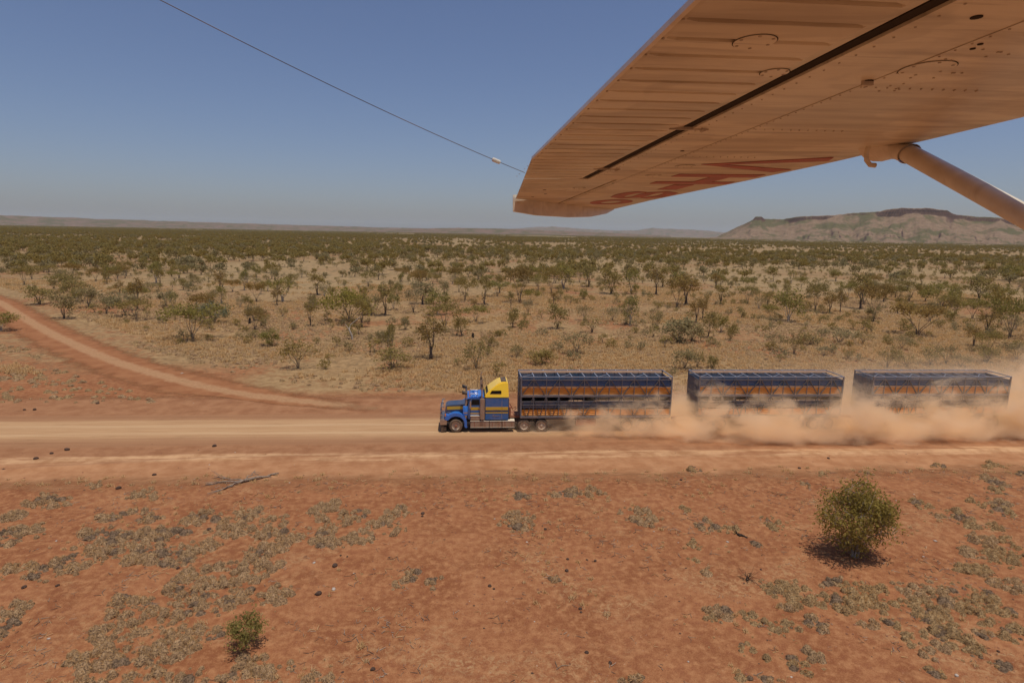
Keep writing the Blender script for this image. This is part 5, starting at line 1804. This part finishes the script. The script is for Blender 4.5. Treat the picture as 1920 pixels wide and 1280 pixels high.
MARKS = [('the lone round bush', (1605, 1000)), ('the small green shrub', (462, 1190)), ('the dead branch', (455, 905)), ('the charred log', (1390, 1008)), ('the frame corner below the bush', (1880, 1230)), ('the bare soil centre', (980, 1060)), ('the near road edge', (60, 890))]
MARKS[4] = ('the dead brush heap', (1398, 1086))
mrec = []
for i, (px, py, w, h) in enumerate(MATS):
    p = gp(px, py)
    dep = float((p - CAM) @ fwd)
    W = w * dep / F_PX
    D = max(0.25, abs(gp(px, py - h / 2)[1] - gp(px, py + h / 2)[1]))
    style = 'green' if px > 1240 and (i % 3 != 0) else ('ring' if (W > 2.2 and i % 2 == 0) else 'tan')
    if px > 1600 and py > 1090 and W > 2.5: style = 'ring'
    dm = [math.hypot(px - q[1][0], (py - q[1][1]) * 1.6) for q in MARKS]
    j = int(np.argmin(dm))
    ddx, ddy = px - MARKS[j][1][0], (py - MARKS[j][1][1]) * 1.6
    dirn = ('right of' if ddx > 0 else 'left of') if abs(ddx) > abs(ddy) else ('in front of' if ddy > 0 else 'behind')
    mrec.append(dict(x=p[0], y=p[1], W=W, D=D, style=style, key=(j, dirn), d=dm[j], i=i))
mb_ = {}
for q in mrec:
    mb_.setdefault(q['key'], []).append(q)
for (j, dirn), lst in mb_.items():
    lst.sort(key=lambda q: q['d'])
    for k, q in enumerate(lst):
        size = 'large' if q['W'] > 3.2 else ('small' if q['W'] < 1.5 else 'spreading')
        tone = {'green': 'yellow-green', 'ring': 'grey-brown dark-hearted', 'tan': 'straw-grey'}[q['style']]
        q['label'] = f"{size} {tone} spinifex clump {dirn} {MARKS[j][0]}" + (f", {ORD[k] if k < 20 else 'outermost'}" if len(lst) > 1 else '')
for q in mrec:
    ang = math.atan2(q['y'], q['x']) + math.pi / 2 if False else random.uniform(-0.25, 0.25)
    V, F, mi = mat_mesh(1000 + q['i'], q['W'] * 1.12, q['D'] * 1.15, ang, q['style'])
    V[:, 2] += gh(V[:, 0] + q['x'], V[:, 1] + q['y']) - float(gh(q['x'], q['y']))
    me = mesh_np('spinifex_clump', V, F, [M['spinifex_green' if q['style'] == 'green' else 'spinifex'], M['hummock_dead'], M['hummock_green' if q['style'] == 'green' else 'hummock']], mat_idx=mi)
    o = link('spinifex_clump', me, None, (q['x'], q['y'], float(gh(q['x'], q['y'])) - 0.01))
    setp(o, q['label'], 'spinifex', 'spinifex clumps on the near red soil')

# low hummocks and dry grass beyond the road: nobody could count them
sm_protos = []
for k in range(4):
    V, F, nd_ = mound(np.random.default_rng(300 + k), 1.0, 0.8, 34, 0.4)
    mi_ = np.zeros(len(F), int); mi_[:nd_] = 1
    g_ = k in (1, 2)
    sm_protos.append(mesh_np('hummock', V, F, [M['spinifex_green' if g_ else 'spinifex'], M['hummock_green' if g_ else 'hummock']], mat_idx=mi_))


NS = 52000
sx_ = r2.uniform(-130, 150, NS); sy_ = r2.uniform(53, 150, NS)
sd = fbm(sx_ / 14, sy_ / 10, 201, 3)
left_tri = (sx_ < -24) & (sy_ < 90)
pk_ = sstep(0.42, 0.56, sd) * np.where(sy_ < 58.5, np.where((sx_ < -24) & (sy_ > 54.8), 0.8, 0.0), 1.0)
pk_ = np.where((sx_ < -24) & (sy_ < 68) & (sy_ > 54.8), 0.35 + 0.65 * pk_, pk_)
ok = (r2.random(NS) < pk_) & in_view(sx_, sy_) & (track_dist(sx_, sy_) > np.where(sy_ < 90, 5.2, 7.0))
ok &= ~((sy_ < 54.3) & (sx_ > -60) & False)
sx_, sy_ = sx_[ok], sy_[ok]
n = len(sx_)
scatter('spinifex_hummocks', np.c_[sx_, sy_, gh(sx_, sy_) - 0.02], r2.uniform(0.16, 0.42, n), r2.uniform(0, 6.28, n), r2.integers(0, 4, n), sm_protos)
print('hummocks', n)


def tuft(seed, nb, h):
    r = np.random.default_rng(seed)
    az = r.uniform(0, 6.28, nb); ln_ = h * r.uniform(0.5, 1.2, nb); le_ = r.uniform(0.35, 0.97, nb)
    b = np.stack([r.normal(0, .16, nb), r.normal(0, .16, nb), np.zeros(nb)], 1)
    tp = b + np.stack([np.cos(az) * ln_ * le_, np.sin(az) * ln_ * le_, ln_ * np.sqrt(1 - le_ ** 2 * .8)], 1)
    s = np.stack([-np.sin(az), np.cos(az), np.zeros(nb)], 1) * 0.035
    V = np.stack([b - s, b + s, tp], 1).reshape(-1, 3)
    return mesh_np('tuft', V, np.arange(3 * nb).reshape(-1, 3), M['grass_dry'])


NG = 90000
gx_ = r2.uniform(-130, 150, NG); gy_ = 56 + 130 * r2.random(NG) ** 1.4
gd = fbm(gx_ / 20 + 4, gy_ / 16, 221, 4)
ok = (r2.random(NG) < sstep(0.40, 0.58, gd)) & in_view(gx_, gy_) & (track_dist(gx_, gy_) > 7.5) & ~((gx_ < -22) & (gy_ < 66)) & (gy_ > 57 + 2.0 * fbm(gx_ / 6, gx_ * 0, 8, 2))
gx_, gy_ = gx_[ok], gy_[ok]
# a few tufts along the near road verge and on the red soil
vx = r2.uniform(-28, 45, 220); vy = 37.0 + r2.normal(0, 0.5, 220)
rxx = r2.uniform(-20, 34, 1500); ryy = r2.uniform(16, 36.5, 1500)
okr = fbm(rxx / 5, ryy / 5, 251, 3) > 0.54
gx_ = np.r_[gx_, vx, rxx[okr]]; gy_ = np.r_[gy_, vy, ryy[okr]]
n = len(gx_)
scl = np.r_[r2.uniform(0.6, 1.25, n - 220 - okr.sum()), r2.uniform(0.2, 0.6, 220), 0.1 + 0.4 * r2.random(okr.sum()) ** 2]
scatter('dry_grass', np.c_[gx_, gy_, gh(gx_, gy_)], scl, r2.uniform(0, 6.28, n), r2.integers(0, 3, n), [tuft(400 + k, 34, 0.42) for k in range(3)])
print('tufts', n)


# pebbles strewn over the soil and verges
NP_ = 16000
qx, qy = r2.uniform(-45, 55, NP_), 15 + 42 * r2.random(NP_)
ok = in_view(qx, qy) & ((qy < 37.5) | (r2.random(NP_) < 0.25) & ((qy < 44) | (qy > 51))) & (r2.random(NP_) < 0.15 + 0.85 * sstep(0.45, 0.65, fbm(qx / 4, qy / 4, 281, 3)))
qx, qy = qx[ok], qy[ok]
pbs = []
for k in range(4):
    rr3 = np.random.default_rng(700 + k)
    pv = np.array([(-1, 0, 0.2), (0.2, -0.9, 0.15), (1, 0.1, 0.2), (0, 0.95, 0.1), (0.1, 0, 0.75), (-.5, .5, .5)]) * rr3.uniform(0.75, 1.25, (6, 3))
    pbs.append(mesh_np('pebble', pv, np.array([(0, 1, 4), (1, 2, 4), (2, 3, 4), (3, 5, 4), (5, 0, 4), (3, 0, 5)]), M[['stone_dark', 'stone_pale', 'pebble', 'pebble'][k]]))
scatter('pebbles', np.c_[qx, qy, gh(qx, qy) + np.where(qy > 37, 0.03, 0.0)], 0.015 + 0.05 * r2.random(len(qx)) ** 2.5, r2.uniform(0, 6.28, len(qx)), r2.choice(4, len(qx), p=[0.3, 0.03, 0.335, 0.335]), pbs)

# dry sticks and litter, thin scatter
lx_, ly_ = r2.uniform(-24, 40, 5200), r2.uniform(15, 37, 5200)
ok = in_view(lx_, ly_) & (r2.random(5200) < 0.12 + 0.88 * sstep(0.48, 0.66, fbm(lx_ / 3, ly_ / 3, 311, 3)))
lx_, ly_ = lx_[ok], ly_[ok]
sks = []
for k in range(4):
    rr3 = np.random.default_rng(760 + k)
    V, F = [], []
    for q in range(3):
        a = rr3.uniform(0, 6.28); c0 = rr3.normal(0, 0.12, 2); L0 = rr3.uniform(0.08, 0.3)
        p0 = np.array([c0[0], c0[1], 0.015]); p1 = p0 + np.array([math.cos(a) * L0, math.sin(a) * L0, rr3.uniform(0, 0.05)])
        tube_np(V, F, [p0, p1], [0.012, 0.006], 3)
    sks.append(mesh_np('stick', np.array(V), F, M[['dead_wood', 'bark', 'grass_dry', 'dead_wood'][k]]))
scatter('litter', np.c_[lx_, ly_, gh(lx_, ly_)], r2.uniform(0.5, 1.4, len(lx_)), r2.uniform(0, 6.28, len(lx_)), r2.integers(0, 4, len(lx_)), sks)

# ------------------------------------------------------------------ small things on the red soil
def lump(seed, sx, sy, sz, sub=2):
    import bmesh
    bm = bmesh.new()
    bmesh.ops.create_icosphere(bm, subdivisions=sub, radius=1.0)
    r = random.Random(seed)
    o = [r.uniform(0, 50) for _ in range(3)]
    for v in bm.verts:
        k = 0.78 + 0.5 * float(fbm(v.co.x * 1.3 + o[0], v.co.y * 1.3 + v.co.z * 1.7 + o[1], seed, 3))
        v.co = Vector((v.co.x * sx * k, v.co.y * sy * k, (v.co.z * k * 0.8 + 0.35) * sz))
    me = bpy.data.meshes.new('lump')
    bm.to_mesh(me); bm.free()
    me.polygons.foreach_set('use_smooth', np.ones(len(me.polygons), bool))
    return me


DARK = [B_(620, 432, 26, 20), B_(618, 446, 18, 14), B_(1233, 515, 22, 18), B_(1345, 660, 20, 16), B_(1440, 660, 14, 12), B_(1482, 668, 24, 18), B_(1340, 718, 26, 16), B_(955, 795, 26, 20), B_(976, 809, 18, 14), B_(1408, 905, 24, 20), B_(1412, 922, 18, 18),
        B_(1440, 1125, 28, 28), B_(1558, 1180, 30, 28), B_(370, 1217, 34, 28), B_(106, 843, 26, 20), B_(85, 844, 16, 14), B_(182, 697, 30, 20), B_(210, 648, 14, 14), B_(243, 653, 14, 12), B_(453, 656, 14, 14),
        A_(1470, 876, 36, 20), A_(1545, 744, 34, 20), A_(822, 754, 24, 14), A_(265, 831, 24, 16), A_(712, 323, 26, 12), A_(548, 383, 30, 16), A_(990, 190, 28, 16), A_(310, 207, 30, 14), A_(238, 224, 22, 10), A_(166, 248, 26, 14), A_(16, 300, 24, 22), A_(160, 22, 24, 12), A_(112, 842, 30, 14), A_(965, 572, 26, 14),
        C_(690, 210, 20, 14), C_(98, 268, 16, 12), C_(68, 140, 24, 12), C_(497, 720, 14, 10), C_(1512, 942, 20, 16), C_(1682, 1130, 20, 16), C_(835, 160, 20, 10), (46, 769, 7, 4), (183, 757, 8, 4)]
drec = []
for i, (px, py, w, h) in enumerate(DARK):
    p = gp(px, py)
    dep = float((p - CAM) @ fwd)
    r_ = w * dep / F_PX / 2 * 0.8
    dm = [math.hypot(px - q[1][0], (py - q[1][1]) * 1.6) for q in MARKS]
    j = int(np.argmin(dm))
    ddx, ddy = px - MARKS[j][1][0], (py - MARKS[j][1][1]) * 1.6
    dirn = ('right of' if ddx > 0 else 'left of') if abs(ddx) > abs(ddy) else ('in front of' if ddy > 0 else 'behind')
    drec.append(dict(i=i, p=p, r=r_, key=(j, dirn), d=dm[j]))
db = {}
for q in drec:
    db.setdefault(q['key'], []).append(q)
for (j, dirn), lst in db.items():
    lst.sort(key=lambda q: q['d'])
    for k, q in enumerate(lst):
        lab = f"dark brown dung lump lying {dirn} {MARKS[j][0]}" + (f", {ORD[k]}" if len(lst) > 1 else '')
        o = link('dung_lump', lump(50 + q['i'], q['r'], q['r'] * random.uniform(0.7, 1.0), q['r'] * 0.8), None, (q['p'][0], q['p'][1], float(gh(q['p'][0], q['p'][1])) + (0.02 if q['p'][1] > 36 else 0)), random.uniform(0, 6))
        o.data.materials.append(M['stone_dark'])
        setp(o, lab, 'dung lump', 'dark dung lumps on the red ground')
PALE = [B_(980, 456, 16, 8), B_(1775, 525, 14, 8), B_(1628, 378, 10, 8), B_(1560, 372, 10, 8), C_(1370, 568, 26, 12), C_(1310, 645, 20, 10), C_(330, 577, 24, 12), C_(135, 1172, 20, 12), C_(1475, 1243, 36, 24), A_(575, 406, 14, 8), A_(600, 418, 12, 7), A_(260, 624, 18, 12), A_(225, 1078, 28, 20), A_(1450, 732, 26, 12), A_(1540, 850, 40, 24), (341, 700, 8, 4), C_(85, 580, 12, 10)]
prc = []
for i, (px, py, w, h) in enumerate(PALE):
    p = gp(px, py)
    dep = float((p - CAM) @ fwd)
    dm = [math.hypot(px - q[1][0], (py - q[1][1]) * 1.6) for q in MARKS]
    j = int(np.argmin(dm))
    ddx, ddy = px - MARKS[j][1][0], (py - MARKS[j][1][1]) * 1.6
    dirn = ('right of' if ddx > 0 else 'left of') if abs(ddx) > abs(ddy) else ('in front of' if ddy > 0 else 'behind')
    prc.append(dict(i=i, p=p, r=w * dep / F_PX / 2 * 0.75, key=(j, dirn), d=dm[j]))
pb = {}
for q in prc:
    pb.setdefault(q['key'], []).append(q)
for (j, dirn), lst in pb.items():
    lst.sort(key=lambda q: q['d'])
    for k, q in enumerate(lst):
        o = link('pale_stone', lump(150 + q['i'], q['r'], q['r'] * 0.7, q['r'] * 0.4, 1), None, (q['p'][0], q['p'][1], float(gh(q['p'][0], q['p'][1]))), random.uniform(0, 6))
        o.data.materials.append(M['stone_pale'])
        setp(o, f"small pale stone lying {dirn} {MARKS[j][0]}" + (f", {ORD[k]}" if len(lst) > 1 else ''), 'stone', 'pale stones on the red soil')


def twig_mesh(seed, tips, base, r0, mat, name, sub=3):
    r = np.random.default_rng(seed)
    V, F = [], []
    base = np.array(base, float)
    for tip, rad in tips:
        tip = np.array(tip, float)
        pts = [base + (tip - base) * t + r.normal(0, .05, 3) * math.sin(t * 3.14) for t in np.linspace(0, 1, 6)]
        for p in pts: p[2] = max(p[2], 0.02)
        tube_np(V, F, pts, np.linspace(rad, rad * 0.3, 6), 6)
        for k in range(sub):
            a = pts[r.integers(2, 5)]
            d = (tip - base) * r.uniform(0.2, 0.4) + r.normal(0, .28, 3)
            e = a + d; e[2] = max(0.02, e[2] * 0.8 + 0.03)
            tube_np(V, F, [a, (a + e) / 2 + r.normal(0, .03, 3), e], [rad * 0.4, rad * 0.3, rad * 0.12], 5)
    return mesh_np(name, np.array(V), F, mat, True)


b0 = gp(458, 903); bt = [(523, 889, 0.10, 0.10), (385, 909, 0.05, 0.06), (388, 926, 0.03, 0.05), (402, 897, 0.16, 0.045), (420, 917, 0.05, 0.04), (480, 895, 0.5, 0.05)]
bl = [((gp(a, b) - b0) + np.array([0, 0, c]), r_) for a, b, c, r_ in bt]
o = link('fallen_branch', twig_mesh(5, bl, (0, 0, 0.09), 0.08, M['dead_wood'], 'fallen_branch', 4), None, tuple(b0))
setp(o, 'grey dead forked branch lying on the red soil near the road verge', 'branch')
l0, l1 = gp(1384, 1004), gp(1401, 1010)
o = link('charred_log', twig_mesh(8, [(l1 - l0 + np.array([0, 0, 0.05]), 0.085), (np.array([-0.12, 0.15, 0.2]), 0.05)], (0, 0, 0.08), 0.09, M['char'], 'charred_log', 1), None, tuple(l0))
setp(o, 'short charred black log lying on the red soil in front of the rear dust', 'log')
q0 = gp(1398, 1088)
o = link('dead_brush', twig_mesh(9, [((random.uniform(-.4, .4), random.uniform(-.35, .35), random.uniform(.05, .3)), 0.022) for _ in range(9)], (0, 0, 0.04), 0.03, M['char'], 'dead_brush', 3), None, tuple(q0))
setp(o, 'little heap of dark dead brushwood on the red soil', 'brushwood')
for px, py, hp, lab in ((468, 609, 13, 'short black burnt stump standing alone on the spinifex plain'), (886, 633, 9, 'thin dark stump behind the truck cab beside a bushy tree')):
    p = gp(px, py)
    hh = hp * float((p - CAM) @ fwd) / F_PX
    V, F = [], []
    tube_np(V, F, [(0, 0, -0.05), (0.03, 0, hh * 0.5), (0.06, 0.02, hh)], [0.24, 0.18, 0.13], 8)
    tube_np(V, F, [(0.03, 0, hh * 0.5), (0.22, 0.05, hh * 0.85)], [0.10, 0.05], 6)
    o = link('burnt_stump', mesh_np('burnt_stump', np.array(V), F, M['char'], True), None, tuple(p))
    setp(o, lab, 'stump')
# the leaning bleached trunk of the dead tree left of the truck
p = gp(661, 637)
sc_ = float((p - CAM) @ fwd) / F_PX
V, F = [], []
tube_np(V, F, [(0, 0, -.05), (-0.1, 0, 9 * sc_), (-.45, 0, 20 * sc_), (-.25, .2, 28 * sc_), (1.2, .3, 44 * sc_)], [0.16, 0.14, 0.11, 0.08, 0.04], 7)
tube_np(V, F, [(-.45, 0, 20 * sc_), (-1.0, 0.1, 30 * sc_)], [0.07, 0.03], 6)
o = link('dead_tree', mesh_np('dead_tree', np.array(V), F, M['pale_bark'], True), None, tuple(p))
setp(o, 'leaning bleached leafless trunk in front of the broad bright green tree', 'dead tree')

print('script done')
